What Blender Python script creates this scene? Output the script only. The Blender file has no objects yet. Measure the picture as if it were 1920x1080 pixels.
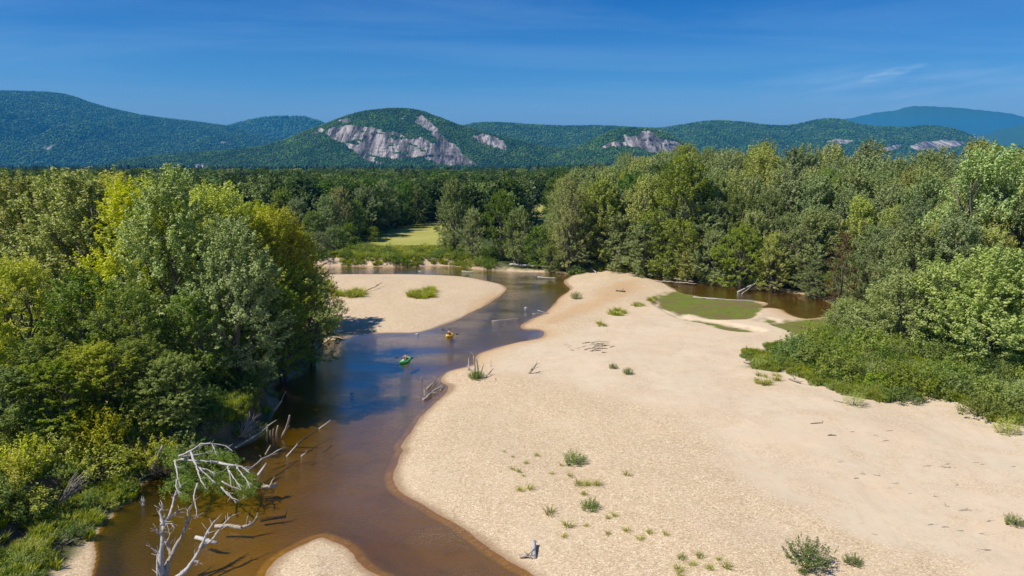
import bpy, math, random
import numpy as np
from mathutils import Vector
R = math.radians
random.seed(7); rng = np.random.default_rng(7)
scene = bpy.context.scene

# ------------------------------------------------------------------ camera, sky, sun, exposure
CAM_H = 25.8
FPX = 1440.0                       # focal length in photo pixels (1920 wide)
PITCH = math.atan(230.0/FPX)
cam_d = bpy.data.cameras.new('camera'); cam = bpy.data.objects.new('camera', cam_d)
scene.collection.objects.link(cam); scene.camera = cam
cam_d.sensor_width = 36; cam_d.lens = 27; cam_d.clip_start = 0.5; cam_d.clip_end = 80000
cam.location = (0, 0, CAM_H); cam.rotation_euler = (math.pi/2 - PITCH, 0, 0)

SUN_EL = 52.0
SX, SY = -0.93, -0.37
_n = math.hypot(SX, SY); SX /= _n; SY /= _n
sd = Vector((SX*math.cos(R(SUN_EL)), SY*math.cos(R(SUN_EL)), math.sin(R(SUN_EL))))
world = bpy.data.worlds.new('World'); scene.world = world; world.use_nodes = True
wn = world.node_tree; wn.nodes.clear()
def N(nt, t, **k):
    n = nt.nodes.new(t)
    for a, b in k.items(): setattr(n, a, b)
    return n
def L(nt, a, b): nt.links.new(a, b)
sky = N(wn, 'ShaderNodeTexSky', sky_type='NISHITA', sun_disc=False, sun_elevation=R(SUN_EL),
        sun_rotation=math.atan2(SX, SY), altitude=150, air_density=1.0, dust_density=0.6, ozone_density=3.0)
tint = N(wn, 'ShaderNodeMix', data_type='RGBA', blend_type='MULTIPLY'); tint.inputs[0].default_value = 1
SKY_TINT = tint.inputs[7]; SKY_TINT.default_value = (0.22, 0.72, 1.22, 1)
L(wn, sky.outputs[0], tint.inputs[6])
_tc0 = N(wn, 'ShaderNodeTexCoord'); _sp0 = N(wn, 'ShaderNodeSeparateXYZ'); L(wn, _tc0.outputs['Generated'], _sp0.inputs[0])
_rm = N(wn, 'ShaderNodeValToRGB'); L(wn, _sp0.outputs[2], _rm.inputs[0]); _e = _rm.color_ramp.elements
_e[0].position = 0.02; _e[0].color = (1.05, 1.05, 1.15, 1); _e[1].position = 0.22; _e[1].color = (0.015, 0.30, 0.75, 1)
_q = _e.new(0.10); _q.color = (0.30, 0.62, 0.96, 1)
L(wn, _rm.outputs[0], SKY_TINT)
# thin wisps of high cloud, placed by sky direction
tc = N(wn, 'ShaderNodeTexCoord'); sep = N(wn, 'ShaderNodeSeparateXYZ'); L(wn, tc.outputs['Generated'], sep.inputs[0])
def M(nt, op, a, b=None, c=None, clamp=False):
    n = N(nt, 'ShaderNodeMath', operation=op); n.use_clamp = clamp
    for i, v in enumerate((a, b, c)):
        if v is None: continue
        if isinstance(v, (int, float)): n.inputs[i].default_value = v
        else: L(nt, v, n.inputs[i])
    return n.outputs[0]
zz = M(wn, 'ADD', M(wn, 'MAXIMUM', sep.outputs[2], 0.0), 0.06)
u_ = M(wn, 'DIVIDE', sep.outputs[0], zz); v_ = M(wn, 'DIVIDE', sep.outputs[1], zz)
cmb = N(wn, 'ShaderNodeCombineXYZ'); L(wn, u_, cmb.inputs[0]); L(wn, v_, cmb.inputs[1])
mp = N(wn, 'ShaderNodeMapping'); mp.inputs['Scale'].default_value = (0.30, 0.8, 1); mp.inputs['Rotation'].default_value = (0, 0, R(12))
L(wn, cmb.outputs[0], mp.inputs[0])
nz = N(wn, 'ShaderNodeTexNoise'); nz.inputs['Scale'].default_value = 1.0; nz.inputs['Detail'].default_value = 9; nz.inputs['Roughness'].default_value = 0.62; nz.inputs['Distortion'].default_value = 0.6
L(wn, mp.outputs[0], nz.inputs[0])
mr = N(wn, 'ShaderNodeMapRange'); mr.inputs[1].default_value = 0.44; mr.inputs[2].default_value = 0.80; mr.inputs[4].default_value = 0.20
L(wn, nz.outputs[0], mr.inputs[0])
# one brighter wisp low on the right (direction of the real cloud)
az = M(wn, 'ARCTAN2', sep.outputs[0], sep.outputs[1])
el = M(wn, 'ARCSINE', sep.outputs[2])
da = M(wn, 'DIVIDE', M(wn, 'SUBTRACT', az, 0.443), 0.042)
ee = M(wn, 'SUBTRACT', M(wn, 'SUBTRACT', el, 0.1025), M(wn, 'MULTIPLY', M(wn, 'SUBTRACT', az, 0.443), 0.22))
de = M(wn, 'DIVIDE', ee, 0.006)
blob = M(wn, 'SUBTRACT', 1.0, M(wn, 'ADD', M(wn, 'MULTIPLY', da, da), M(wn, 'MULTIPLY', de, de)), clamp=True)
cm2 = N(wn, 'ShaderNodeCombineXYZ'); L(wn, M(wn, 'MULTIPLY', az, 30.0), cm2.inputs[0]); L(wn, M(wn, 'MULTIPLY', el, 150.0), cm2.inputs[1])
nz2 = N(wn, 'ShaderNodeTexNoise'); nz2.inputs['Scale'].default_value = 1.0; nz2.inputs['Detail'].default_value = 5; L(wn, cm2.outputs[0], nz2.inputs[0])
mr2 = N(wn, 'ShaderNodeMapRange'); mr2.inputs[1].default_value = 0.40; mr2.inputs[2].default_value = 0.8; L(wn, nz2.outputs[0], mr2.inputs[0])
wis = M(wn, 'MULTIPLY', M(wn, 'MULTIPLY', blob, mr2.outputs[0]), 1.1)
# broad faint streaks under and around that wisp
da2 = M(wn, 'DIVIDE', M(wn, 'SUBTRACT', az, 0.46), 0.20); de2 = M(wn, 'DIVIDE', M(wn, 'SUBTRACT', el, 0.085), 0.034)
blob2 = M(wn, 'SUBTRACT', 1.0, M(wn, 'ADD', M(wn, 'MULTIPLY', da2, da2), M(wn, 'MULTIPLY', de2, de2)), clamp=True)
cm3 = N(wn, 'ShaderNodeCombineXYZ'); L(wn, M(wn, 'MULTIPLY', az, 9.0), cm3.inputs[0]); L(wn, M(wn, 'SUBTRACT', M(wn, 'MULTIPLY', el, 75.0), M(wn, 'MULTIPLY', az, 9.0)), cm3.inputs[1])
nz3 = N(wn, 'ShaderNodeTexNoise'); nz3.inputs['Scale'].default_value = 1.0; nz3.inputs['Detail'].default_value = 7; nz3.inputs['Roughness'].default_value = 0.6; L(wn, cm3.outputs[0], nz3.inputs[0])
mr3 = N(wn, 'ShaderNodeMapRange'); mr3.inputs[1].default_value = 0.40; mr3.inputs[2].default_value = 0.72; mr3.inputs[4].default_value = 0.50; L(wn, nz3.outputs[0], mr3.inputs[0])
cf = M(wn, 'ADD', M(wn, 'ADD', mr.outputs[0], M(wn, 'MULTIPLY', blob2, mr3.outputs[0])), wis, clamp=True)
cl = N(wn, 'ShaderNodeMix', data_type='RGBA'); cl.inputs[7].default_value = (4.2, 6.0, 8.0, 1)
L(wn, cf, cl.inputs[0]); L(wn, tint.outputs[2], cl.inputs[6])
bg = N(wn, 'ShaderNodeBackground'); bg.inputs[1].default_value = 0.097
L(wn, cl.outputs[2], bg.inputs[0])
wo = N(wn, 'ShaderNodeOutputWorld'); L(wn, bg.outputs[0], wo.inputs[0])
sun_d = bpy.data.lights.new('sun', 'SUN'); sun = bpy.data.objects.new('sun', sun_d); scene.collection.objects.link(sun)
sun_d.energy = 4.6; sun_d.angle = R(0.53); sun_d.color = (1.0, 0.95, 0.87)
sun.rotation_euler = sd.to_track_quat('Z', 'Y').to_euler(); sun.location = (-50, -20, 90)
vs = scene.view_settings; vs.view_transform = 'Standard'; vs.look = 'None'; vs.exposure = 0.38; vs.gamma = 1; vs.use_curve_mapping = False
HAZE_DENSITY = 5.8e-5
HAZE_COLOR = (0.05, 0.42, 0.90, 1)

# ------------------------------------------------------------------ helpers
cP, sP = math.cos(PITCH), math.sin(PITCH)
def ray(px, py):
    a = (px-960)/FPX; b = -(py-540)/FPX
    return np.array([a, cP + b*sP, -sP + b*cP])
def P(px, py, z=0.0):                         # photo pixel -> point of the place at height z
    d = ray(px, py); t = (z-CAM_H)/d[2]
    return Vector((d[0]*t, d[1]*t, z))
def PY(px, py, Y):                            # photo pixel -> point at distance Y
    d = ray(px, py); t = Y/d[1]
    return np.array([d[0]*t, Y, CAM_H+d[2]*t])
def PX(p, z=0.0): return [tuple(P(x, y, z)[:2]) for x, y in p]
def proj(V):                                  # world -> photo pixel
    x = V[:, 0]; y = V[:, 1]; z = V[:, 2]-CAM_H
    dep = y*cP - z*sP; up = y*sP + z*cP
    return 960+FPX*x/dep, 540-FPX*up/dep

def hsh(ix, iy, s):
    n = (ix.astype(np.int64)*374761393 + iy.astype(np.int64)*668265263 + s*982451653) & 0x7fffffff
    n = ((n ^ (n >> 13))*1274126177) & 0x7fffffff
    n = (n ^ (n >> 16)) & 0xffffff
    return n/float(0xffffff)
def vnoise(x, y, s=0):
    ix = np.floor(x); iy = np.floor(y); fx = x-ix; fy = y-iy
    fx = fx*fx*(3-2*fx); fy = fy*fy*(3-2*fy)
    a = hsh(ix, iy, s); b = hsh(ix+1, iy, s); c = hsh(ix, iy+1, s); d = hsh(ix+1, iy+1, s)
    return (a*(1-fx)+b*fx)*(1-fy) + (c*(1-fx)+d*fx)*fy
def fbm(x, y, s=0, o=4, g=0.5):
    r = 0; a = 1; t = 0
    for i in range(o):
        r = r + a*vnoise(x*2**i+17.3*i, y*2**i-9.1*i, s+i); t += a; a *= g
    return r/t
def sstep(a, b, x):
    t = np.clip((x-a)/(b-a), 0, 1); return t*t*(3-2*t)

def mk_mesh(name, V, F, mats=None, smooth=False, mi=None, attrs=None, cols=None):
    """F: (n,4) or (n,3) int array, or list of such"""
    me = bpy.data.meshes.new(name)
    Fs = F if isinstance(F, list) else [F]
    Fs = [np.asarray(f, dtype=np.int32) for f in Fs if len(f)]
    V = np.asarray(V, dtype=np.float32)
    me.vertices.add(len(V)); me.vertices.foreach_set('co', V.ravel())
    nl = sum(f.size for f in Fs); npoly = sum(len(f) for f in Fs)
    me.loops.add(nl); me.loops.foreach_set('vertex_index', np.concatenate([f.ravel() for f in Fs]))
    tot = np.concatenate([np.full(len(f), f.shape[1], np.int32) for f in Fs])
    st = np.concatenate([[0], np.cumsum(tot)[:-1]]).astype(np.int32)
    me.polygons.add(npoly); me.polygons.foreach_set('loop_start', st)
    if mi is not None: me.polygons.foreach_set('material_index', np.asarray(mi, dtype=np.int32))
    me.polygons.foreach_set('use_smooth', np.full(npoly, smooth))
    for k, v in (attrs or {}).items():
        a = me.attributes.new(k, 'FLOAT', 'POINT'); a.data.foreach_set('value', np.asarray(v, dtype=np.float32))
    for k, v in (cols or {}).items():
        a = me.attributes.new(k, 'FLOAT_COLOR', 'POINT'); a.data.foreach_set('color', np.asarray(v, dtype=np.float32).ravel())
    me.update(); me.validate(clean_customdata=False)
    for m in (mats if isinstance(mats, (list, tuple)) else [mats] if mats else []): me.materials.append(m)
    return me
def link(name, data, parent=None, **k):
    o = bpy.data.objects.new(name, data); scene.collection.objects.link(o)
    if parent is not None: o.parent = parent
    for a, b in k.items(): o[a] = b
    return o
def thing(name, label, cat, loc=(0, 0, 0), group=None, data=None, rotz=0):
    o = bpy.data.objects.new(name, data); scene.collection.objects.link(o)
    o.location = loc; o.rotation_euler = (0, 0, rotz); o['label'] = label; o['category'] = cat
    if group: o['group'] = group
    if data is None: o.empty_display_size = 0.5
    return o

def smooth_poly(pts, n=4, closed=True):
    pts = [np.array(p, float) for p in pts]; m = len(pts); out = []
    for i in range(m if closed else m-1):
        if closed: p0, p1, p2, p3 = pts[i-1], pts[i], pts[(i+1) % m], pts[(i+2) % m]
        else: p0, p1, p2, p3 = pts[max(i-1, 0)], pts[i], pts[i+1], pts[min(i+2, m-1)]
        ln = np.linalg.norm(p2-p1)
        m1 = (p2-p0)/2; m2 = (p3-p1)/2
        m1 = m1*min(1, ln/(np.linalg.norm(m1)+1e-9)); m2 = m2*min(1, ln/(np.linalg.norm(m2)+1e-9))
        for k in range(n):
            t = k/n; t2, t3 = t*t, t*t*t
            out.append((2*t3-3*t2+1)*p1+(t3-2*t2+t)*m1+(-2*t3+3*t2)*p2+(t3-t2)*m2)
    if not closed: out.append(pts[-1])
    return np.array(out)
def sdf(poly, x, y):
    """signed distance, negative inside"""
    x = np.asarray(x, float).ravel(); y = np.asarray(y, float).ravel()
    d = np.full(x.shape, 1e18); ins = np.zeros(x.shape, bool)
    m = len(poly)
    for i in range(m):
        ax, ay = poly[i]; bx, by = poly[(i+1) % m]
        ex, ey = bx-ax, by-ay; wx, wy = x-ax, y-ay
        t = np.clip((wx*ex+wy*ey)/(ex*ex+ey*ey+1e-12), 0, 1)
        dx = wx-ex*t; dy = wy-ey*t; d = np.minimum(d, dx*dx+dy*dy)
        c = ((ay > y) != (by > y))
        if c.any():
            xi = ax+(y-ay)*ex/(ey if ey != 0 else 1e-12)
            ins ^= c & (x < xi)
    d = np.sqrt(d); return np.where(ins, -d, d)
def line_dist(pl, x, y):
    d = np.full(np.shape(x), 1e18)
    for i in range(len(pl)-1):
        ax, ay = pl[i]; bx, by = pl[i+1]; ex, ey = bx-ax, by-ay; wx, wy = x-ax, y-ay
        t = np.clip((wx*ex+wy*ey)/(ex*ex+ey*ey+1e-12), 0, 1)
        dx = wx-ex*t; dy = wy-ey*t; d = np.minimum(d, dx*dx+dy*dy)
    return np.sqrt(d)

# ------------------------------------------------------------------ materials
def new_mat(name):
    m = bpy.data.materials.new(name); m.use_nodes = True; nt = m.node_tree; nt.nodes.clear()
    return m, nt, N(nt, 'ShaderNodeOutputMaterial')
def ramp(nt, fac, stops):
    r = N(nt, 'ShaderNodeValToRGB'); e = r.color_ramp.elements
    while len(e) > 1: e.remove(e[0])
    e[0].position = stops[0][0]; e[0].color = (*stops[0][1], 1)
    for p, c in stops[1:]:
        q = e.new(p); q.color = (*c, 1)
    L(nt, fac, r.inputs[0]); return r.outputs[0]
def mix(nt, f, a, b, blend='MIX'):
    n = N(nt, 'ShaderNodeMix', data_type='RGBA', blend_type=blend)
    for i, v in ((0, f), (6, a), (7, b)):
        if isinstance(v, (int, float)): n.inputs[i].default_value = v
        elif isinstance(v, tuple): n.inputs[i].default_value = (*v, 1)
        else: L(nt, v, n.inputs[i])
    return n.outputs[2]
def noise(nt, vec, scale, detail=3, rough=0.5, dist=0.0):
    n = N(nt, 'ShaderNodeTexNoise'); n.inputs['Scale'].default_value = scale; n.inputs['Detail'].default_value = detail
    n.inputs['Roughness'].default_value = rough; n.inputs['Distortion'].default_value = dist
    if vec is not None: L(nt, vec, n.inputs[0])
    return n.outputs[0]
def mrange(nt, v, a, b, c=0.0, d=1.0):
    n = N(nt, 'ShaderNodeMapRange'); L(nt, v, n.inputs[0])
    for i, q in zip((1, 2, 3, 4), (a, b, c, d)): n.inputs[i].default_value = q
    return n.outputs[0]
def attr(nt, name, typ='GEOMETRY'):
    n = N(nt, 'ShaderNodeAttribute'); n.attribute_name = name; n.attribute_type = typ; return n
def principled(nt, out, col, rough=0.8, spec=0.3, bump=None, bstr=0.3, bdist=0.05):
    p = N(nt, 'ShaderNodeBsdfPrincipled'); p.inputs['Roughness'].default_value = rough
    p.inputs['Specular IOR Level'].default_value = spec
    if isinstance(col, tuple): p.inputs['Base Color'].default_value = (*col, 1)
    else: L(nt, col, p.inputs['Base Color'])
    if bump is not None:
        b = N(nt, 'ShaderNodeBump'); b.inputs['Strength'].default_value = bstr; b.inputs['Distance'].default_value = bdist
        L(nt, bump, b.inputs['Height']); L(nt, b.outputs[0], p.inputs['Normal'])
    L(nt, p.outputs[0], out.inputs[0]); return p

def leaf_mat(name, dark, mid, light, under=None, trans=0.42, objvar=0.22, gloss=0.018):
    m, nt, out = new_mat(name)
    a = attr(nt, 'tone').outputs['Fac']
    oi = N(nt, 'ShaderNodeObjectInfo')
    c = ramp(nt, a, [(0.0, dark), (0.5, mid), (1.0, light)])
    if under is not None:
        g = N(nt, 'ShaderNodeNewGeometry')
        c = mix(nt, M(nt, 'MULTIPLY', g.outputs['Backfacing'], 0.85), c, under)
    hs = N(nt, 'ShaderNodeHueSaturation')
    L(nt, mrange(nt, oi.outputs['Random'], 0, 1, 0.5-0.018*objvar*4, 0.5+0.014*objvar*4), hs.inputs['Hue'])
    rr = M(nt, 'FRACT', M(nt, 'MULTIPLY', oi.outputs['Random'], 7.31))
    L(nt, mrange(nt, rr, 0, 1, 1-objvar, 1+objvar), hs.inputs['Value'])
    rs = M(nt, 'FRACT', M(nt, 'MULTIPLY', oi.outputs['Random'], 23.7))
    L(nt, mrange(nt, rs, 0, 1, 0.85, 1.1), hs.inputs['Saturation'])
    L(nt, c, hs.inputs['Color'])
    d = N(nt, 'ShaderNodeBsdfDiffuse'); t = N(nt, 'ShaderNodeBsdfTranslucent'); L(nt, hs.outputs[0], d.inputs[0])
    L(nt, mix(nt, 1.0, hs.outputs[0], (1.15, 1.25, 0.55), 'MULTIPLY'), t.inputs[0])
    s = N(nt, 'ShaderNodeMixShader'); s.inputs[0].default_value = trans; L(nt, d.outputs[0], s.inputs[1]); L(nt, t.outputs[0], s.inputs[2])
    gl = N(nt, 'ShaderNodeBsdfGlossy'); gl.inputs['Roughness'].default_value = 0.45; gl.inputs[0].default_value = (1, 1, 1, 1)
    s2 = N(nt, 'ShaderNodeMixShader'); s2.inputs[0].default_value = gloss; L(nt, s.outputs[0], s2.inputs[1]); L(nt, gl.outputs[0], s2.inputs[2])
    L(nt, s2.outputs[0], out.inputs[0]); return m
ML = {
 'tuft': leaf_mat('bar_bush_leaves', (0.070, 0.131, 0.013), (0.170, 0.245, 0.026), (0.320, 0.385, 0.052)),
 'mid': leaf_mat('wood_leaves', (0.043, 0.087, 0.018), (0.084, 0.147, 0.030), (0.149, 0.224, 0.051), objvar=.35),
 'pale': leaf_mat('pale_silver_leaves', (0.109, 0.170, 0.024), (0.259, 0.339, 0.075), (0.419, 0.499, 0.164), under=(0.548, 0.618, 0.260)),
 'silver': leaf_mat('silver_maple_leaves', (0.105, 0.166, 0.016), (0.224, 0.292, 0.034), (0.400, 0.428, 0.075), under=(0.635, 0.622, 0.180)),
 'grey': leaf_mat('grey_green_leaves', (0.089, 0.141, 0.028), (0.170, 0.225, 0.059), (0.300, 0.347, 0.107), under=(0.380, 0.432, 0.172)),
 'yellow': leaf_mat('yellow_green_leaves', (0.146, 0.210, 0.008), (0.326, 0.365, 0.015), (0.578, 0.555, 0.032), under=(0.578, 0.555, 0.063)),
 'green': leaf_mat('fresh_green_leaves', (0.075, 0.153, 0.007), (0.163, 0.252, 0.015), (0.285, 0.359, 0.030), under=(0.285, 0.341, 0.050)),
 'dark': leaf_mat('dark_green_leaves', (0.041, 0.101, 0.010), (0.084, 0.163, 0.016), (0.156, 0.244, 0.025), under=(0.168, 0.244, 0.038)),
 'rust': leaf_mat('rusty_leaves', (.09, .045, .018), (.19, .095, .035), (.26, .15, .055)),
 'pine': leaf_mat('pine_needles', (.012, .034, .014), (.025, .055, .020), (.045, .08, .03), trans=0.1),
 'grass': leaf_mat('grass_blades', (0.159, 0.205, 0.009), (0.317, 0.353, 0.018), (0.544, 0.502, 0.037)),
 'willow': leaf_mat('willow_leaves', (0.109, 0.190, 0.039), (0.219, 0.320, 0.071), (0.480, 0.559, 0.154), under=(0.480, 0.539, 0.174)),
}
def bark_mat(name, a, b, sc=6):
    m, nt, out = new_mat(name); t = N(nt, 'ShaderNodeTexCoord')
    mp = N(nt, 'ShaderNodeMapping'); mp.inputs['Scale'].default_value = (1, 1, 0.25); L(nt, t.outputs['Object'], mp.inputs[0])
    n = noise(nt, mp.outputs[0], sc, 5, 0.65); c = ramp(nt, n, [(0.3, a), (0.7, b)])
    principled(nt, out, c, 0.9, 0.15, n, 0.6, 0.03); return m
MB_grey = bark_mat('grey_bark', (.09, .075, .055), (.22, .19, .15))
MB_brown = bark_mat('brown_bark', (.05, .035, .024), (.12, .09, .06))
MB_white = bark_mat('bleached_wood', (.27, .235, .20), (.62, .58, .53), 14)
MB_drift = bark_mat('weathered_driftwood', (.22, .17, .12), (.50, .43, .34), 9)
MB_wet = bark_mat('wet_dark_wood', (.04, .03, .02), (.12, .09, .06), 9)

# ------------------------------------------------------------------ traced outlines of the place
left_bank = [(172, 1080), (181, 1047), (178, 1016), (192, 987), (211, 969), (219, 958), (250, 936), (267, 916), (282, 899),
             (310, 886), (345, 872), (390, 858), (441, 841), (480, 824), (503, 800), (516, 775), (524, 750), (517, 730),
             (522, 722), (550, 711), (574, 698), (581, 686), (590, 675), (597, 660), (608, 647), (617, 638)]
bar_shore = [(644, 636), (667, 629), (705, 625), (733, 624), (765, 624), (789, 622), (817, 614), (861, 598), (878, 588),
             (900, 578), (925, 563), (944, 550), (949, 541), (935, 532), (910, 526), (870, 519), (820, 515.5), (760, 514), (700, 514), (650, 514)]
far_shore = [(650, 499), (700, 500), (760, 500), (815, 499), (860, 500), (885, 504), (930, 508), (960, 510), (1000, 511), (1050, 512), (1078, 515)]
right_shore = [(1070, 518), (1057, 528), (1068, 543), (1048, 558), (1027, 583), (993, 600), (976, 610), (982, 617), (1008, 618),
               (1021, 623), (1014, 633), (974, 641), (943, 648), (907, 660), (891, 669), (884, 684), (870, 689), (844, 697), (831, 707),
               (827, 716), (840, 724), (838, 733), (826, 745), (808, 763), (789, 783), (776, 799), (760, 824), (752, 838), (757, 845),
               (745, 863), (738, 886), (740, 901), (752, 922), (777, 940), (804, 954), (838, 972), (866, 988), (893, 1008), (921, 1030),
               (954, 1052), (982, 1066), (1004, 1080)]
W_left = [(-13, 8), (-20, 30)] 
river = smooth_poly([(-12, -60), (-14, 0), (-20, 30)] + PX(left_bank) + PX(bar_shore) + [(-60, 180), (-75, 178), (-75, 194), (-60, 196)]
                    + PX(far_shore) + PX(right_shore) + [(8, 38), (25, 20), (40, 0), (50, -60)], 4)
low_bar = smooth_poly(PX([(499, 1080), (519, 1052), (538, 1038), (563, 1024), (591, 1011), (604, 1009), (621, 1016), (645, 1024), (664, 1038), (673, 1052), (704, 1079)])
                      + [(-4.5, 42), (-6, 34), (-10, 30), (-13, 36)], 4)
pond = smooth_poly(PX([(1205, 519), (1240, 529), (1262, 541), (1275, 549), (1293, 553), (1340, 560), (1400, 563), (1440, 568), (1428, 577), (1445, 577),
                       (1465, 580), (1482, 590), (1512, 598), (1550, 593), (1566, 588), (1560, 572), (1530, 558), (1480, 549), (1440, 545), (1390, 541),
                       (1340, 534), (1290, 527), (1240, 520), (1215, 516)]), 3)
puddle = smooth_poly(PX([(600, 628), (612, 622), (628, 619), (641, 619), (632, 624), (612, 629)]), 3)
algae = [smooth_poly(PX(q), 3) for q in (
    [(1227, 572), (1237, 557), (1262, 547), (1293, 552), (1340, 560), (1400, 563), (1435, 570), (1420, 585), (1407, 600), (1380, 603), (1330, 601), (1290, 592), (1277, 597), (1255, 585), (1235, 580)],
    [(1450, 610), (1500, 601), (1550, 593), (1575, 600), (1570, 632), (1530, 634), (1500, 633), (1475, 622)],
    [(1240, 582), (1280, 598), (1327, 603), (1375, 612), (1415, 620), (1430, 627), (1400, 629), (1360, 624), (1327, 612), (1280, 602)],
    [(1418, 604), (1440, 600), (1462, 605), (1440, 608)])]
veg_left = smooth_poly([(-16.5, -60), (-17.5, 0), (-24, 30)] + PX([(88, 1080), (130, 1045), (160, 1008), (192, 972), (219, 957), (252, 933), (270, 910), (300, 892), (345, 874), (390, 860), (441, 843),
                        (478, 826), (498, 800), (512, 775), (518, 745), (505, 722), (472, 700), (500, 686), (560, 683), (588, 675), (596, 660), (606, 646), (600, 634), (585, 600), (605, 570), (612, 548), (585, 528), (540, 520)])
                       + [(-60, 176), (-90, 174), (-2000, 174), (-2000, -60)], 3)
vr_front = PX([(1556, 589), (1557, 632), (1500, 652), (1440, 658), (1405, 664), (1400, 680), (1410, 699), (1450, 707), (1500, 716), (1535, 733), (1556, 752), (1600, 764),
               (1650, 767), (1740, 761), (1800, 770), (1850, 791), (1880, 813), (1930, 824)])
far_edge = PX([(650, 499), (700, 500), (760, 500), (815, 499), (860, 500), (885, 504), (930, 508), (960, 510), (1000, 511), (1050, 512), (1078, 514), (1120, 513), (1160, 513),
               (1215, 516), (1240, 520), (1290, 527), (1340, 534), (1390, 541), (1440, 545), (1480, 549), (1530, 558), (1558, 572)])
veg_right = smooth_poly([(-60, 196), ] + far_edge + vr_front + [(70, 62), (95, 40), (140, 0), (180, -60), (2000, -60), (2000, 30000), (-2000, 30000), (-2000, 196), (-90, 194)], 3)
pale = smooth_poly(PX([(1262, 541), (1240, 560), (1200, 580), (1130, 605), (1060, 625), (980, 650), (930, 668), (900, 690), (960, 712), (1060, 730), (1120, 745), (1190, 765), (1270, 790), (1330, 830),
                       (1380, 880), (1440, 930), (1560, 970), (1650, 1000), (1750, 1050), (1800, 1080), (1900, 1130), (2300, 1100), (2300, 800), (1900, 700), (1500, 600), (1420, 560)]), 3)
ochre = smooth_poly(PX([(1110, 560), (1150, 535), (1190, 530), (1210, 538), (1190, 560), (1130, 585), (1060, 605), (1020, 612), (1040, 590)]), 3)
gravel_side = None
meadows = [smooth_poly(PX([(690, 448), (728, 425), (775, 417), (835, 417), (850, 432), (840, 458), (780, 460), (725, 458)], 2.0), 3),
           smooth_poly(PX([(985, 384), (1050, 385), (1055, 404), (990, 407)], 2.0), 3)]
left_line = [(-12, -60), (-14, 0), (-20, 30)] + PX(left_bank)
right_line = PX(right_shore) + [(8, 38), (25, 20), (40, 0), (50, -60)]
cutbank_line = PX([(650, 499), (700, 500), (760, 500), (815, 499), (860, 500)])

def fields(x, y):
    x = np.asarray(x, float).ravel(); y = np.asarray(y, float).ravel(); n = len(x)
    f = {k: np.full(n, 1e3) for k in ('river', 'bar', 'pond', 'puddle', 'alg', 'vl', 'vr', 'pale', 'ochre', 'meadow', 'll', 'rl', 'cut')}
    near = (x > -140) & (x < 230) & (y > -70) & (y < 260)
    i = np.where(near)[0]; X = x[i]; Y = y[i]
    if len(i):
        f['river'][i] = sdf(river, X, Y); f['bar'][i] = sdf(low_bar, X, Y); f['pond'][i] = sdf(pond, X, Y); f['puddle'][i] = sdf(puddle, X, Y)
        f['alg'][i] = np.minimum.reduce([sdf(a, X, Y) for a in algae])
        f['vl'][i] = sdf(veg_left, X, Y); f['pale'][i] = sdf(pale, X, Y); f['ochre'][i] = sdf(ochre, X, Y)
        f['ll'][i] = line_dist(left_line, X, Y); f['rl'][i] = line_dist(right_line, X, Y); f['cut'][i] = line_dist(cutbank_line, X, Y)
        f['vr'][i] = sdf(veg_right, X, Y)
    o = ~near
    f['vr'][o & ((y > 195) | (x > 180))] = -100; f['vl'][o & (x < -80) & (y <= 195)] = -100
    q = (y > 230) & (y < 520) & (np.abs(x) < 150)
    j = np.where(q)[0]
    if len(j): f['meadow'][j] = np.minimum.reduce([sdf(a, x[j], y[j]) for a in meadows])
    return f
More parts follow.
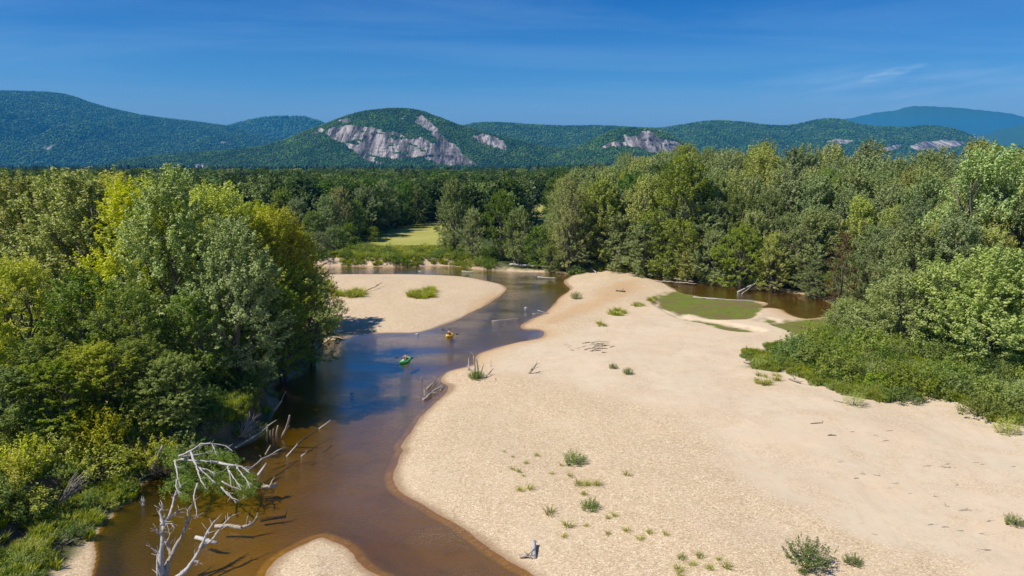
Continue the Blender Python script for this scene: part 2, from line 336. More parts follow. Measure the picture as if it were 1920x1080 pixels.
def height(x, y, f=None):
    x = np.asarray(x, float).ravel(); y = np.asarray(y, float).ravel()
    if f is None: f = fields(x, y)
    w = np.maximum(f['river'], -f['bar'])               # river minus the low bar
    w = np.minimum(w, np.minimum(f['pond'], f['puddle']+0.0))
    wig = (fbm(x*0.8+fbm(x*1.7, y*1.7, 8, 2)*2, y*0.8, 3, 4, .6)-0.5)*0.42 + (fbm(x*0.25, y*0.25, 5, 2)-0.5)*0.9
    wq = w + wig*0.55
    dry = 0.055*np.minimum(wq, 3) + 0.75*(1-np.exp(-np.maximum(wq-1, 0)/16))
    dry = dry + sstep(2, 12, w)*((fbm(x*0.07, y*0.07, 11, 3)-0.5)*0.9 + (fbm(x*0.5, y*0.5, 21, 3)-0.5)*0.10)
    dry = np.where(wq > 0, dry, 0)
    wet = -(0.06*np.minimum(-wq, 1.5)+1.0*(1-np.exp(np.minimum(wq+1, 0)/5)))
    wet = wet - 0.8*np.exp(-(f['ll']/5)**2)*sstep(0, 2.0, -w)
    pc_ = P(668, 690, 0); pe = ((x-pc_.x)/8.5)**2+((y-pc_.y)/17)**2; wet = wet - 1.4*np.exp(-pe)*sstep(0, 4.0, -w)  # hollow added midstream to darken the bed, so the reflected sky shows
    wet = np.where(f['pond'] < 0, np.maximum(wet, -0.35), wet)
    h = np.where(wq > 0, dry, wet)
    # algae flats lie just above the water
    al = sstep(1.0, -0.3, f['alg']+wig*0.5); h = h*(1-al) + 0.035*al*np.where(f['pond'] < 0, 0, 1) + np.where(f['pond'] < 0, h*al, 0)
    # left bank: a bench, then a cut of bare soil
    dl = -f['vl'] + (fbm(x*0.35, y*0.35, 31, 3)-0.5)*2.0
    bench = sstep(75, 50, y)*3.6
    hl = 0.55*sstep(-0.2, 1.0+bench*0.5, dl) + 2.1*sstep(0.3+bench*0.9, 2.0+bench*1.35, dl) + (fbm(x*0.12, y*0.12, 41, 3)-0.5)*0.9*sstep(2, 8, dl)
    ml = sstep(-0.4, 0.8, dl); h = np.where(w > 0.0, h*(1-ml)+np.maximum(h, hl)*ml, h)
    # far and right banks
    dr = -f['vr'] + (fbm(x*0.3, y*0.3, 51, 3)-0.5)*1.6
    steep = np.exp(-(f['cut']/14)**2)
    hr = (0.15+1.95*steep)*sstep(0.3, 3.0, dr) + (1.5-1.0*steep)*sstep(1, 16, dr) + 3.0*sstep(20, 90, dr)*sstep(20, 80, x) + (fbm(x*0.05, y*0.05, 61, 3)-0.5)*1.0*sstep(4, 20, dr)
    mrr = sstep(-0.3, 1.0, dr); h = np.where(w > 0, h*(1-mrr)+np.maximum(h, hr)*mrr, h)
    return h
_hc = {}
def H1(x, y): return float(height(np.array([x]), np.array([y]))[0])

# ------------------------------------------------------------------ ground
def axis(lo, hi, step, far_lo, far_hi, g=1.16):
    a = list(np.arange(lo, hi+1e-6, step)); s = step
    while a[-1] < far_hi: s *= g; s = min(s, 1500); a.append(a[-1]+s)
    s = step
    while a[0] > far_lo: s *= g; s = min(s, 1500); a.insert(0, a[0]-s)
    return np.array(a)
gx = axis(-62, 95, 0.32, -26000, 26000); gy = axis(38, 130, 0.30, -6000, 130)
gy = np.concatenate([gy, np.arange(gy[-1]+0.45, 222, 0.5)]); s_ = 0.5; ext = [gy[-1]]
while ext[-1] < 30000: s_ = min(s_*1.12, 1500); ext.append(ext[-1]+s_)
gy = np.concatenate([gy, ext[1:]])
GX, GY = np.meshgrid(gx, gy); nx, ny = len(gx), len(gy)
fx, fy = GX.ravel(), GY.ravel(); F = fields(fx, fy); gz = height(fx, fy, F)
idx = np.arange(nx*ny).reshape(ny, nx)
quads = np.stack([idx[:-1, :-1], idx[:-1, 1:], idx[1:, 1:], idx[1:, :-1]], -1).reshape(-1, 4)
wS = np.minimum(np.maximum(F['river'], -F['bar']), F['pond'])
nzm = (fbm(fx*0.16, fy*0.16, 71, 4)-0.5)
m_veg = np.maximum(sstep(-0.6, 0.9, -F['vl']+nzm*2.5), sstep(-0.5, 2.6, -F['vr']-.6+nzm*7.0+(fbm(fx*.8, fy*.8, 93, 3)-.5)*3))
m_bank = np.exp(-(F['cut']/9)**2)*sstep(0.0, 0.8, -F['vr'])*sstep(6.5, 3.5, -F['vr'])
lb = sstep(0.2, 1.2, -F['vl'])*sstep(6.0, 4.0, -F['vl']-sstep(75, 50, fy)*3.2)*sstep(140, 120, fy)
lb = lb*sstep(0.22, 0.42, fbm(fx*0.3, fy*0.3, 77, 3))
m_bank = np.maximum(m_bank, lb*0.9)
m_pale = sstep(2.5, -2.5, F['pale']+nzm*11)
m_wet = sstep(0.9, 0.0, wS+nzm*1.2)*(wS > -0.4)
m_och = np.maximum(sstep(2.0, -3.0, F['ochre']+nzm*6)*0.55, 0)
m_och = np.maximum(m_och, sstep(4.5, 0.3, wS+nzm*2)*sstep(90, 100, fy)*sstep(160, 150, fy)*(F['vr'] > 1)*(F['vl'] > 1)*(fx > -8)*0.5)
m_alg = sstep(0.7, -0.9, F['alg']+nzm*3.5+(fbm(fx*.9, fy*.9, 91, 3)-.5)*2)
m_mead = sstep(2, -2, F['meadow'])
side = np.clip(F['ll']/(F['ll']+F['rl']+1e-6), 0, 1)
side = np.where(F['pond'] < 0, 0.45, side)
A = np.stack([m_veg, m_bank, m_pale, np.clip(m_wet, 0, 1)], -1)
B = np.stack([m_och, m_alg, m_mead, side], -1)

mg, nt, out = new_mat('river_ground')
geo = N(nt, 'ShaderNodeNewGeometry'); pos = geo.outputs['Position']
aA, aB = attr(nt, 'maskA'), attr(nt, 'maskB')
sA = N(nt, 'ShaderNodeSeparateColor'); L(nt, aA.outputs['Color'], sA.inputs[0]); sB = N(nt, 'ShaderNodeSeparateColor'); L(nt, aB.outputs['Color'], sB.inputs[0])
veg, bank, palem = sA.outputs; wetm = aA.outputs['Alpha']; och, alg, mead = sB.outputs; sidem = aB.outputs['Alpha']
spz = N(nt, 'ShaderNodeSeparateXYZ'); L(nt, pos, spz.inputs[0]); zc = spz.outputs[2]
vor = N(nt, 'ShaderNodeTexVoronoi'); vor.inputs['Scale'].default_value = 13.0; L(nt, pos, vor.inputs[0])
vcol = N(nt, 'ShaderNodeSeparateColor'); L(nt, vor.outputs['Color'], vcol.inputs[0])
vor2 = N(nt, 'ShaderNodeTexVoronoi'); vor2.inputs['Scale'].default_value = 7.5; L(nt, pos, vor2.inputs[0])
vcol2 = N(nt, 'ShaderNodeSeparateColor'); L(nt, vor2.outputs['Color'], vcol2.inputs[0])
big = noise(nt, pos, 0.11, 5, 0.6); med = noise(nt, pos, 0.9, 5, 0.65); fine = noise(nt, pos, 14.0, 4, 0.7)
gr = M(nt, 'ADD', M(nt, 'MULTIPLY', vcol.outputs[0], 0.6), M(nt, 'MULTIPLY', vcol2.outputs[0], 0.4))
gravel = ramp(nt, gr, [(0.08, (.32, .22, .12)), (0.30, (.50, .365, .22)), (0.65, (.61, .46, .285)), (0.92, (.84, .69, .49))])
gravel = mix(nt, mrange(nt, med, 0.3, 0.7, 0, 0.2), gravel, (.52, .37, .22))
gravel = mix(nt, mrange(nt, noise(nt, pos, .16, 5, .7, .7), 0.50, 0.68, 0.0, 0.45), gravel, (.64, .50, .335))
psand = ramp(nt, med, [(0.25, (.60, .48, .325)), (0.75, (.665, .54, .375))])
psand = mix(nt, mrange(nt, fine, 0.35, 0.75, 0.22, 0.0), psand, (.46, .33, .21))
mpb = N(nt, 'ShaderNodeMapping'); mpb.inputs['Rotation'].default_value = (0, 0, R(38)); mpb.inputs['Scale'].default_value = (1, .28, 1); L(nt, pos, mpb.inputs[0])
psand = mix(nt, mrange(nt, big, 0.48, 0.66, 0.0, 0.55), psand, (.62, .455, .29))
psand = mix(nt, mrange(nt, noise(nt, mpb.outputs[0], .33, 6, .7, .8), 0.53, 0.66, 0.0, 0.40), psand, (.50, .37, .24))
psand = mix(nt, mrange(nt, noise(nt, mpb.outputs[0], 1.5, 5, .7, .4), 0.56, 0.70, 0.0, 0.30), psand, (.42, .31, .20))
# scattered gravel in the pale sand: patches
pm = M(nt, 'MULTIPLY', palem, mrange(nt, noise(nt, pos, 0.17, 7, 0.75, 0.6), 0.46, 0.60, 1.0, 0.35))
pm2 = M(nt, 'ADD', pm, M(nt, 'MULTIPLY', M(nt, 'SUBTRACT', fine, 0.5), M(nt, 'MULTIPLY', M(nt, 'SUBTRACT', 1.0, palem), 0.5)), clamp=True)
sand = mix(nt, pm2, gravel, psand)
sand = mix(nt, och, sand, (.50, .30, .13))
sand = mix(nt, M(nt, 'MULTIPLY', wetm, 0.75), sand, (.30, .18, .085))
# river bed: olive gold on the left, tan gravel on the right, darker weed patches
bedt = M(nt, 'ADD', sidem, M(nt, 'MULTIPLY', M(nt, 'SUBTRACT', noise(nt, pos, 0.13, 4, 0.6), 0.5), 0.9))
bed = ramp(nt, bedt, [(0.05, (.10, .075, .004)), (0.42, (.22, .150, .004)), (0.62, (.18, .118, .045)), (1.0, (.21, .155, .14))])
bed = mix(nt, mrange(nt, noise(nt, pos, 0.35, 5, 0.65, 0.8), 0.50, 0.68, 0.0, 0.55), bed, (.12, .095, .03))
bed = mix(nt, M(nt, 'MULTIPLY', vcol.outputs[0], 0.35), bed, (.16, .11, .04))
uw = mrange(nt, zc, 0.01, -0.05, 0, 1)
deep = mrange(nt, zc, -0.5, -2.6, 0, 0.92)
bed = mix(nt, deep, bed, (.040, .040, .016))  # shade and light lost in deep water, put into the bed colour
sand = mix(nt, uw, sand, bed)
soil = ramp(nt, med, [(0.3, (.09, .055, .03)), (0.7, (.26, .17, .10))])
scar = ramp(nt, noise(nt, pos, 0.8, 5, 0.7), [(0.35, (.20, .13, .07)), (0.5, (.52, .38, .25)), (0.75, (.62, .47, .32))])
lft = mrange(nt, spz.outputs[1], 150, 160, 0, 1)
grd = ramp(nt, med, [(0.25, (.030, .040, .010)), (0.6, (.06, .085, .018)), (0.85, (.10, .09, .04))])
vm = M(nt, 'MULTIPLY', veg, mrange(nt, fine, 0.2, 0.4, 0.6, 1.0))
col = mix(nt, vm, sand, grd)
col = mix(nt, bank, col, mix(nt, lft, soil, scar))
algc = ramp(nt, noise(nt, pos, 0.30, 8, 0.78, 0.5), [(0.38, (.20, .14, .06)), (0.46, (.13, .13, .022)), (0.53, (.15, .19, .022)), (0.64, (.085, .12, .015))])
algc = mix(nt, mrange(nt, noise(nt, pos, 0.13, 6, .7, .6), .47, .60, 0, .75), algc, (.17, .115, .05))
col = mix(nt, alg, col, algc)
meadc = ramp(nt, noise(nt, pos, 0.06, 4, 0.6), [(0.3, (.30, .30, .06)), (0.7, (.40, .37, .10))])
col = mix(nt, mead, col, meadc)
bmp = M(nt, 'ADD', M(nt, 'MULTIPLY', M(nt, 'MULTIPLY', vor.outputs['Distance'], M(nt, 'SUBTRACT', 1.05, pm2)), 0.5), M(nt, 'ADD', M(nt, 'MULTIPLY', med, 0.9), M(nt, 'MULTIPLY', fine, 0.3)))
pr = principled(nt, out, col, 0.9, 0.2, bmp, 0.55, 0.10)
L(nt, mrange(nt, wetm, 0.3, 1.0, 0.92, 0.45), pr.inputs['Roughness'])
ground = link('ground', mk_mesh('ground', np.stack([fx, fy, gz], -1), quads, mg, smooth=True, cols={'maskA': A, 'maskB': B}), kind='structure')

# ------------------------------------------------------------------ water
mw, nt, out = new_mat('river_water')
geo = N(nt, 'ShaderNodeNewGeometry'); pos = geo.outputs['Position']
mp = N(nt, 'ShaderNodeMapping'); mp.inputs['Rotation'].default_value = (0, 0, R(-35)); mp.inputs['Scale'].default_value = (1.0, 2.2, 1); L(nt, pos, mp.inputs[0])
r1 = noise(nt, mp.outputs[0], 1.6, 4, 0.6); r2 = noise(nt, pos, 0.22, 3, 0.5); r3 = noise(nt, mp.outputs[0], 5.0, 2, 0.5)
gust = mrange(nt, noise(nt, mp.outputs[0], 0.06, 3, 0.5), 0.35, 0.65, 0.35, 1.2)
hgt = M(nt, 'ADD', M(nt, 'MULTIPLY', M(nt, 'ADD', r1, M(nt, 'MULTIPLY', r3, 0.5)), gust), M(nt, 'MULTIPLY', r2, 0.6))
bmpn = N(nt, 'ShaderNodeBump'); bmpn.inputs['Strength'].default_value = 1.0; bmpn.inputs['Distance'].default_value = 0.05; L(nt, hgt, bmpn.inputs['Height'])
fr = N(nt, 'ShaderNodeFresnel'); fr.inputs[0].default_value = 1.33; L(nt, bmpn.outputs[0], fr.inputs['Normal'])
gl = N(nt, 'ShaderNodeBsdfGlossy'); gl.inputs['Roughness'].default_value = 0.03; gl.inputs[0].default_value = (1, 1, 1, 1); L(nt, bmpn.outputs[0], gl.inputs['Normal'])
tr = N(nt, 'ShaderNodeBsdfTransparent'); tr.inputs[0].default_value = (.87, .72, .20, 1)
ms = N(nt, 'ShaderNodeMixShader'); L(nt, M(nt, 'MULTIPLY', fr.outputs[0], 2.0, clamp=True), ms.inputs[0]); L(nt, tr.outputs[0], ms.inputs[1]); L(nt, gl.outputs[0], ms.inputs[2])
L(nt, ms.outputs[0], out.inputs[0])
wp = np.array([(-88, -62, 0), (75, -62, 0), (75, 215, 0), (-88, 215, 0)], float)
water = link('water', mk_mesh('water', wp, np.array([[0, 1, 2, 3]]), mw), kind='structure')

# ------------------------------------------------------------------ mountains
mm, nt, out = new_mat('forested_mountain')
geo = N(nt, 'ShaderNodeNewGeometry'); pos = geo.outputs['Position']
rk = attr(nt, 'rock').outputs['Fac']
t1 = noise(nt, pos, 0.05, 4, 0.7); t2 = noise(nt, pos, 0.004, 4, 0.6)
fcol = mix(nt, mrange(nt, t2, 0.35, 0.65), ramp(nt, t1, [(0.3, (.02, .06, .012)), (0.7, (.07, .15, .022))]), ramp(nt, t1, [(0.3, (.025, .06, .012)), (0.7, (.08, .15, .025))]))
mp = N(nt, 'ShaderNodeMapping'); mp.inputs['Scale'].default_value = (1, .10, 0.13); mp.inputs['Rotation'].default_value = (0, R(-24), 0); L(nt, pos, mp.inputs[0])
k1 = noise(nt, mp.outputs[0], 0.030, 6, 0.72, 0.7); k2 = noise(nt, pos, 0.012, 5, 0.65)
mp3 = N(nt, 'ShaderNodeMapping'); mp3.inputs['Scale'].default_value = (0.3, 0.3, 2.0); L(nt, pos, mp3.inputs[0])
k3 = noise(nt, mp3.outputs[0], 0.02, 5, 0.7, 0.5)
rc = ramp(nt, k1, [(0.40, (.025, .022, .022)), (0.47, (.13, .11, .105)), (0.53, (.30, .26, .235)), (0.60, (.58, .51, .44))])  # rock streaks; their darkest tones also paint in crevice shade
rc = mix(nt, mrange(nt, k2, 0.45, 0.6, 0, 0.25), rc, (.34, .28, .25)); rc = mix(nt, mrange(nt, k3, 0.56, 0.64, 0, 0.45), rc, (.05, .055, .04))  # dark level bands put overhang shade into the rock colour
cc = mix(nt, mrange(nt, rk, 0.35, 0.6), fcol, rc)
principled(nt, out, cc, 0.95, 0.1, M(nt, 'ADD', M(nt, 'MULTIPLY', t1, 1.0), M(nt, 'MULTIPLY', k1, 1.5)), 0.9, 14.0)

def hill(name, ridge, D0, D1, x0, x1, step, rows, rocks=(), relief=0.12, seed=0, jag=1.2, rockmat=True, prof=0.8, steep=()):
    ridge = sorted(ridge); rx = [a for a, b in ridge]; ry = [b for a, b in ridge]
    cols = np.arange(x0, x1+step, step); n = len(cols)
    rs = smooth_poly(ridge, 8, False)
    top_py = np.interp(cols, rs[:, 0], rs[:, 1])
    top_py = top_py+(fbm(cols/38.0, cols*0+seed, seed+400, 4, .6)-.5)*jag*2
    top = np.array([PY(c, p, D1) for c, p in zip(cols, top_py)])       # ridge points in the place
    ts = np.linspace(0, 1, rows); V = np.zeros((rows+6, n, 3))
    u = cols/60.0
    for r, t in enumerate(ts):
        Y = D0+(D1-D0)*t; X = top[:, 0]*Y/D1
        hz = (top[:, 2]+60)*(t**prof)-60
        g = (fbm(X/ (D1*0.045)+seed, np.full(n, Y)/(D1*0.10), seed+100, 5, 0.55)-0.5)
        amp = relief*math.sin(math.pi*min(t, 1))*np.maximum(top[:, 2], 60)
        hz = hz+g*amp*2.4
        V[r] = np.stack([X, np.full(n, Y), hz], -1)
    for k in range(6):
        s = (k+1)/6; V[rows+k] = np.stack([top[:, 0]*(1+0.12*s), np.full(n, D1*(1+0.12*s)), (top[:, 2]+60)*(1-s)-60], -1)
    Vf = V.reshape(-1, 3); px, py = proj(Vf)
    rock = np.zeros(len(Vf))
    for q in rocks:
        d = sdf(np.array(q, float), px, py)
        rock = np.maximum(rock, sstep(1.5, -1.5, d+(fbm(px*0.09, py*0.14, seed+9, 4, 0.6)-0.5)*8))
    if len(rocks):
        hole = fbm(px*0.028+3+py*.02, py*0.15-px*.02, seed+33, 4, 0.6)
        rock = rock*(1-sstep(0.64, 0.67, hole)*sstep(850, 780, px+ (py-250)*0))
        # cliffs: ledges and cracks cut into the slope
        rel = (fbm(px*0.28, py*0.06+px*0.03, seed+55, 4, 0.6)-0.5)*26 + (fbm(px*0.05, py*0.22, seed+66, 3)-0.5)*34
        Vf[:, 1] += rock*rel; Vf[:, 2] += rock*(fbm(px*0.2, py*0.2, seed+77, 3)-0.5)*10
    rr = rows+6; idx = np.arange(rr*n).reshape(rr, n)
    q = np.stack([idx[:-1, :-1], idx[:-1, 1:], idx[1:, 1:], idx[1:, :-1]], -1).reshape(-1, 4)
    o = link(name, mk_mesh(name, Vf, q, mm, smooth=True, attrs={'rock': rock}), kind='structure')
    return V, rock.reshape(rr, n), rows
ridges = {}
ridges['A'] = hill('hill', [(-400, 190), (-200, 178), (0, 172), (60, 173), (110, 176), (140, 183), (180, 197), (240, 212), (300, 222), (380, 231), (420, 237), (460, 246), (520, 262), (600, 285), (680, 305)],
                   6000, 8600, -400, 680, 3, 70, seed=1, relief=0.20, rocks=[[(82, 276), (98, 273), (100, 276), (84, 279)], [(412, 266), (430, 264), (432, 267), (414, 269)]])
ridges['B'] = hill('hill', [(340, 262), (400, 246), (440, 234), (480, 224), (530, 219.5), (570, 221), (600, 230), (650, 252), (720, 280)], 9000, 10500, 340, 720, 4, 36, seed=2, relief=0.08)
ridges['C'] = hill('cliff_mountain', [(60, 330), (180, 312), (240, 300), (330, 289), (420, 283), (480, 276), (530, 264), (565, 250), (590, 240), (620, 229), (660, 215), (700, 207), (750, 204), (785, 208), (830, 224), (870, 238), (920, 251), (960, 262), (1010, 273), (1060, 281), (1120, 293), (1200, 305), (1260, 315)],
                   3300, 4000, 60, 1260, 2, 110, seed=3, relief=0.035, prof=0.9, rocks=[
    [(612, 248), (620, 240), (650, 236), (690, 238), (725, 244), (748, 250), (765, 262), (790, 258), (812, 270), (835, 262), (850, 270), (872, 292), (892, 310), (830, 309), (792, 294), (762, 294), (735, 299), (712, 306), (690, 303), (670, 286), (640, 268), (618, 258)],
    [(773, 222), (790, 217), (808, 231), (832, 256), (852, 276), (830, 276), (815, 256), (798, 240), (782, 233)],
    [(582, 250), (600, 240), (607, 244), (590, 252)], [(636, 226), (652, 222), (664, 226), (650, 230)], [(748, 222), (760, 219), (762, 223), (750, 226)],
    [(885, 254), (905, 250), (930, 258), (950, 272), (946, 282), (925, 276), (900, 266)]])
ridges['D'] = hill('cliff_mountain', [(960, 318), (1020, 296), (1060, 284), (1095, 272), (1120, 258), (1150, 245), (1180, 240), (1215, 242), (1245, 248), (1270, 261), (1295, 279), (1330, 300), (1380, 322)],
                   3300, 3800, 960, 1380, 2, 80, seed=4, relief=0.03, prof=0.9, rocks=[
    [(1168, 246), (1176, 258), (1195, 256), (1205, 246), (1225, 246), (1234, 260), (1262, 264), (1286, 274), (1291, 284), (1264, 292), (1246, 296), (1230, 286), (1212, 282), (1194, 276), (1170, 272), (1128, 277), (1140, 268), (1172, 266)],
    [(1183, 290), (1196, 292), (1213, 302), (1200, 304)]])
ridges['E'] = hill('hill', [(700, 262), (800, 247), (860, 238), (890, 232), (920, 230), (960, 232), (1050, 237), (1130, 237), (1200, 241), (1240, 241), (1290, 234), (1330, 228), (1380, 229), (1430, 235), (1480, 236), (1530, 226), (1570, 224), (1620, 235), (1680, 240), (1740, 237), (1790, 243), (1822, 256), (1850, 276), (1900, 300), (1960, 310)],
                   5200, 6800, 700, 1960, 2.5, 80, seed=5, relief=0.20, rocks=[[(1705, 274), (1740, 264), (1780, 263), (1812, 268), (1800, 276), (1760, 282), (1718, 282)], [(1553, 265), (1575, 260), (1598, 264), (1584, 271)], [(1650, 279), (1685, 271), (1690, 278), (1660, 283)]])
ridges['F'] = hill('distant_mountain', [(1400, 262), (1500, 240), (1580, 224), (1640, 211), (1700, 203), (1760, 201), (1810, 203), (1870, 210), (1920, 219), (2000, 226), (2200, 240)], 19000, 24000, 1400, 2200, 4, 30, jag=5, seed=6, relief=0.06)
ridges['G'] = hill('distant_hill', [(1780, 290), (1830, 262), (1860, 248), (1900, 238), (1940, 230), (2020, 218), (2200, 215)], 10500, 13500, 1780, 2200, 4, 30, jag=3.5, seed=8, relief=0.08)

# ------------------------------------------------------------------ tree builders
def tube_arrays(pts, radii, sides=7, cap=True, seed=0):
    pts = [Vector(p) for p in pts]; V = []; F4 = []; F3 = []
    m = len(pts); a0 = None
    for i, p in enumerate(pts):
        d = (pts[min(i+1, m-1)]-pts[max(i-1, 0)])
        if d.length < 1e-6: d = Vector((0, 0, 1))
        d.normalize()
        if a0 is None: a0 = d.orthogonal().normalized()
        a0 = (a0-d*a0.dot(d)); a0 = a0.normalized() if a0.length > 1e-5 else d.orthogonal().normalized()
        b0 = d.cross(a0)
        for k in range(sides):
            t = 2*math.pi*k/sides; rr = radii[i]*(1+0.12*math.sin(3*t+i*1.3+seed))
            V.append(p+a0*math.cos(t)*rr+b0*math.sin(t)*rr)
        if i:
            o = (i-1)*sides
            for k in range(sides): F4.append((o+k, o+(k+1) % sides, o+sides+(k+1) % sides, o+sides+k))
    if cap:
        for i, o in ((0, 0), (m-1, (m-1)*sides)):
            c = len(V); V.append(pts[i])
            for k in range(sides): F3.append((o+(k+1) % sides, o+k, c) if i == 0 else (o+k, o+(k+1) % sides, c))
    return np.array([tuple(v) for v in V]), np.array(F4).reshape(-1, 4), np.array(F3).reshape(-1, 3)
def join_arrays(parts):
    V = []; F4 = []; F3 = []; o = 0
    for v, a, b in parts:
        V.append(v); F4.append(a+o); F3.append(b+o); o += len(v)
    return np.concatenate(V), np.concatenate(F4), np.concatenate(F3)
def tubes_mesh(name, specs, mat, sides=6):
    V, a, b = join_arrays([tube_arrays(p, r, sides, seed=i) for i, (p, r) in enumerate(specs)])
    return mk_mesh(name, V, [a, b] if len(b) else [a], mat, smooth=True)
def bend(a, b, n=5, w=0.08, up=0.0, rs=None):
    rs = rs or random; a = Vector(a); b = Vector(b); Ln = (b-a).length; out = []
    for i in range(n+1):
        t = i/n; p = a.lerp(b, t)
        k = math.sin(math.pi*t)
        if 0 < i < n: p = p+Vector((rs.uniform(-1, 1), rs.uniform(-1, 1), rs.uniform(-.6, .6)))*Ln*w*0.6
        p = p+Vector((0, 0, 1))*up*k*Ln
        out.append(p)
    return out
def leaves(C, dirs, r, n_per, size, length=1.0, g=None, tone=None, upb=0.5, narrow=0.55):
    """leaf blades around centres C (m,3), pulled along dirs; returns V,F,tone"""
    g = g or rng; m = len(C); n = m*n_per
    c = np.repeat(C, n_per, 0); d = np.repeat(dirs, n_per, 0); rr = np.repeat(np.broadcast_to(r, (m,)), n_per)[:, None]
    off = g.normal(size=(n, 3)); off /= np.linalg.norm(off, axis=1)[:, None]+1e-9; off *= (g.random((n, 1))**0.45)
    along = g.random((n, 1))
    p = c+off*rr*(1.05-0.75*along)+d*rr*length*2.0*(along-0.25)
    nrm = off*0.8+d*0.5+np.array([0, 0, upb])+g.normal(size=(n, 3))*0.55; nrm /= np.linalg.norm(nrm, axis=1)[:, None]+1e-9
    a = g.normal(size=(n, 3))+d*0.8; a -= nrm*(a*nrm).sum(1)[:, None]; a /= np.linalg.norm(a, axis=1)[:, None]+1e-9
    b = np.cross(nrm, a)
    s = size*(0.6+0.8*g.random((n, 1)))
    w = s*narrow
    v0 = p-a*s*0.5; v1 = p+b*w*0.5-a*s*0.05+nrm*s*0.08; v2 = p+a*s*0.5; v3 = p-b*w*0.5-a*s*0.05+nrm*s*0.08
    V = np.stack([v0, v1, v2, v3], 1).reshape(-1, 3); Fq = np.arange(n*4).reshape(-1, 4)
    tn = np.repeat(np.clip((g.random(m) if tone is None else tone), 0, 1), n_per)
    tn = np.clip(tn*0.7+g.random(n)*0.3, 0, 1); return V, Fq, np.repeat(tn, 4)
def make_tree(seed, Ht, Rc, base=0.2, lobes=18, clus=26, per=48, leaf=0.24, mat='silver', bark=MB_grey, spike=1.2, lean=(0, 0), vase=0.55, stems=1, clr=0.5, droop=0.0, lobe_r=1.0, bare=False):
    """returns (trunk mesh, crown mesh); origin at the base"""
    g = np.random.default_rng(seed); rs = random.Random(seed); specs = []
    lean = Vector((lean[0], lean[1], 0))
    r0 = Ht*0.016+0.06
    stem_pts = []
    for s in range(stems):
        ang = rs.uniform(0, 6.28); off = Vector((math.cos(ang), math.sin(ang), 0))*(0 if stems == 1 else 0.35)
        spread = 0 if stems == 1 else rs.uniform(0.10, 0.24)*Ht
        top = Vector((math.cos(ang)*spread, math.sin(ang)*spread, Ht*0.82))+lean*Ht
        pts = bend(off, top, 7, 0.035, 0, rs); pts = [p-Vector((0, 0, 0.4 if i == 0 else 0)) for i, p in enumerate(pts)]
        specs.append((pts, [r0*(1.35 if i == 0 else 1)*(1-i/7.6)/(1 if stems == 1 else 1.35)+0.03 for i in range(8)])); stem_pts.append(pts)
    C = []; D = []; RR = []; T = []
    LC = []
    for i in range(lobes):
        t = (i+0.5)/lobes; zf = base+(1-base)*(t**0.85)
        prof = math.sin(math.pi*min(1, (zf-base)/(1-base)*0.80+0.17))**0.75
        ang = i*2.399963+rs.uniform(-.5, .5); rad = Rc*prof*rs.uniform(0.42, 0.86)
        lr = Rc*rs.uniform(0.26, 0.42)*lobe_r
        c = Vector((math.cos(ang)*rad, math.sin(ang)*rad, Ht*zf-lr*0.4))+lean*Ht*zf
        if zf > 0.93: c = Vector((c.x*0.5, c.y*0.5, c.z))
        LC.append((c, lr))
        st = rs.choice(stem_pts); hb = max(0.12, zf-rs.uniform(0.18, 0.34))*Ht*0.95
        kk = min(range(len(st)), key=lambda q: abs(st[q].z-hb)); kk = min(kk, len(st)-2)
        rr0 = max(0.03, r0*(1-kk/7.6)*0.5)
        lp = bend(st[kk], c+Vector((0, 0, -droop*lr)), 4, 0.09, 0.05, rs)
        specs.append((lp, [rr0*(1-q/5)+0.015 for q in range(5)]))
        for q in range(3):
            dv = Vector((rs.gauss(0, 1), rs.gauss(0, 1), rs.gauss(.5, .7))).normalized()
            specs.append(([lp[3], lp[3].lerp(c+dv*lr*0.85, 0.5)+Vector((0, 0, .1)), c+dv*lr*0.9], [rr0*0.4, rr0*0.25, 0.012]))
        k = int(clus*rs.uniform(0.75, 1.25)*(lr/(Rc*0.34))**2)
        v = g.normal(size=(k, 3)); v[:, 2] = v[:, 2]*0.9+0.30; v /= np.linalg.norm(v, axis=1)[:, None]
        sh = 0.55+0.50*g.random((k, 1))**0.7
        cc = np.array(c)+v*sh*lr*np.array([1, 1, 0.85]); C.append(cc)
        outw = cc-np.array([lean.x*Ht*zf, lean.y*Ht*zf, Ht*0.45]); outw /= np.linalg.norm(outw, axis=1)[:, None]+1e-9
        dd = v*0.5+outw*0.5+np.array([0, 0, vase-droop])+g.normal(size=(k, 3))*0.2; dd /= np.linalg.norm(dd, axis=1)[:, None]+1e-9; D.append(dd)
        RR.append((0.30+0.30*g.random(k))*lr*0.55); tl = rs.uniform(0.25, 0.75); T.append(np.clip(g.normal(tl, 0.22, size=k), 0, 1))
    C = np.concatenate(C); D = np.concatenate(D); RR = np.concatenate(RR); T = np.concatenate(T)
    ok = C[:, 2] > 0.3; C, D, RR, T = C[ok], D[ok], RR[ok], T[ok]
    V, Fq, tn = leaves(C, D, RR, per, leaf, spike, g, T, upb=0.45)
    V[:, 2] = np.maximum(V[:, 2], 0.02)
    crown = mk_mesh('crown', V, Fq, ML[mat], attrs={'tone': tn})
    trunk = tubes_mesh('trunk', specs, bark, 6)
    return trunk, crown
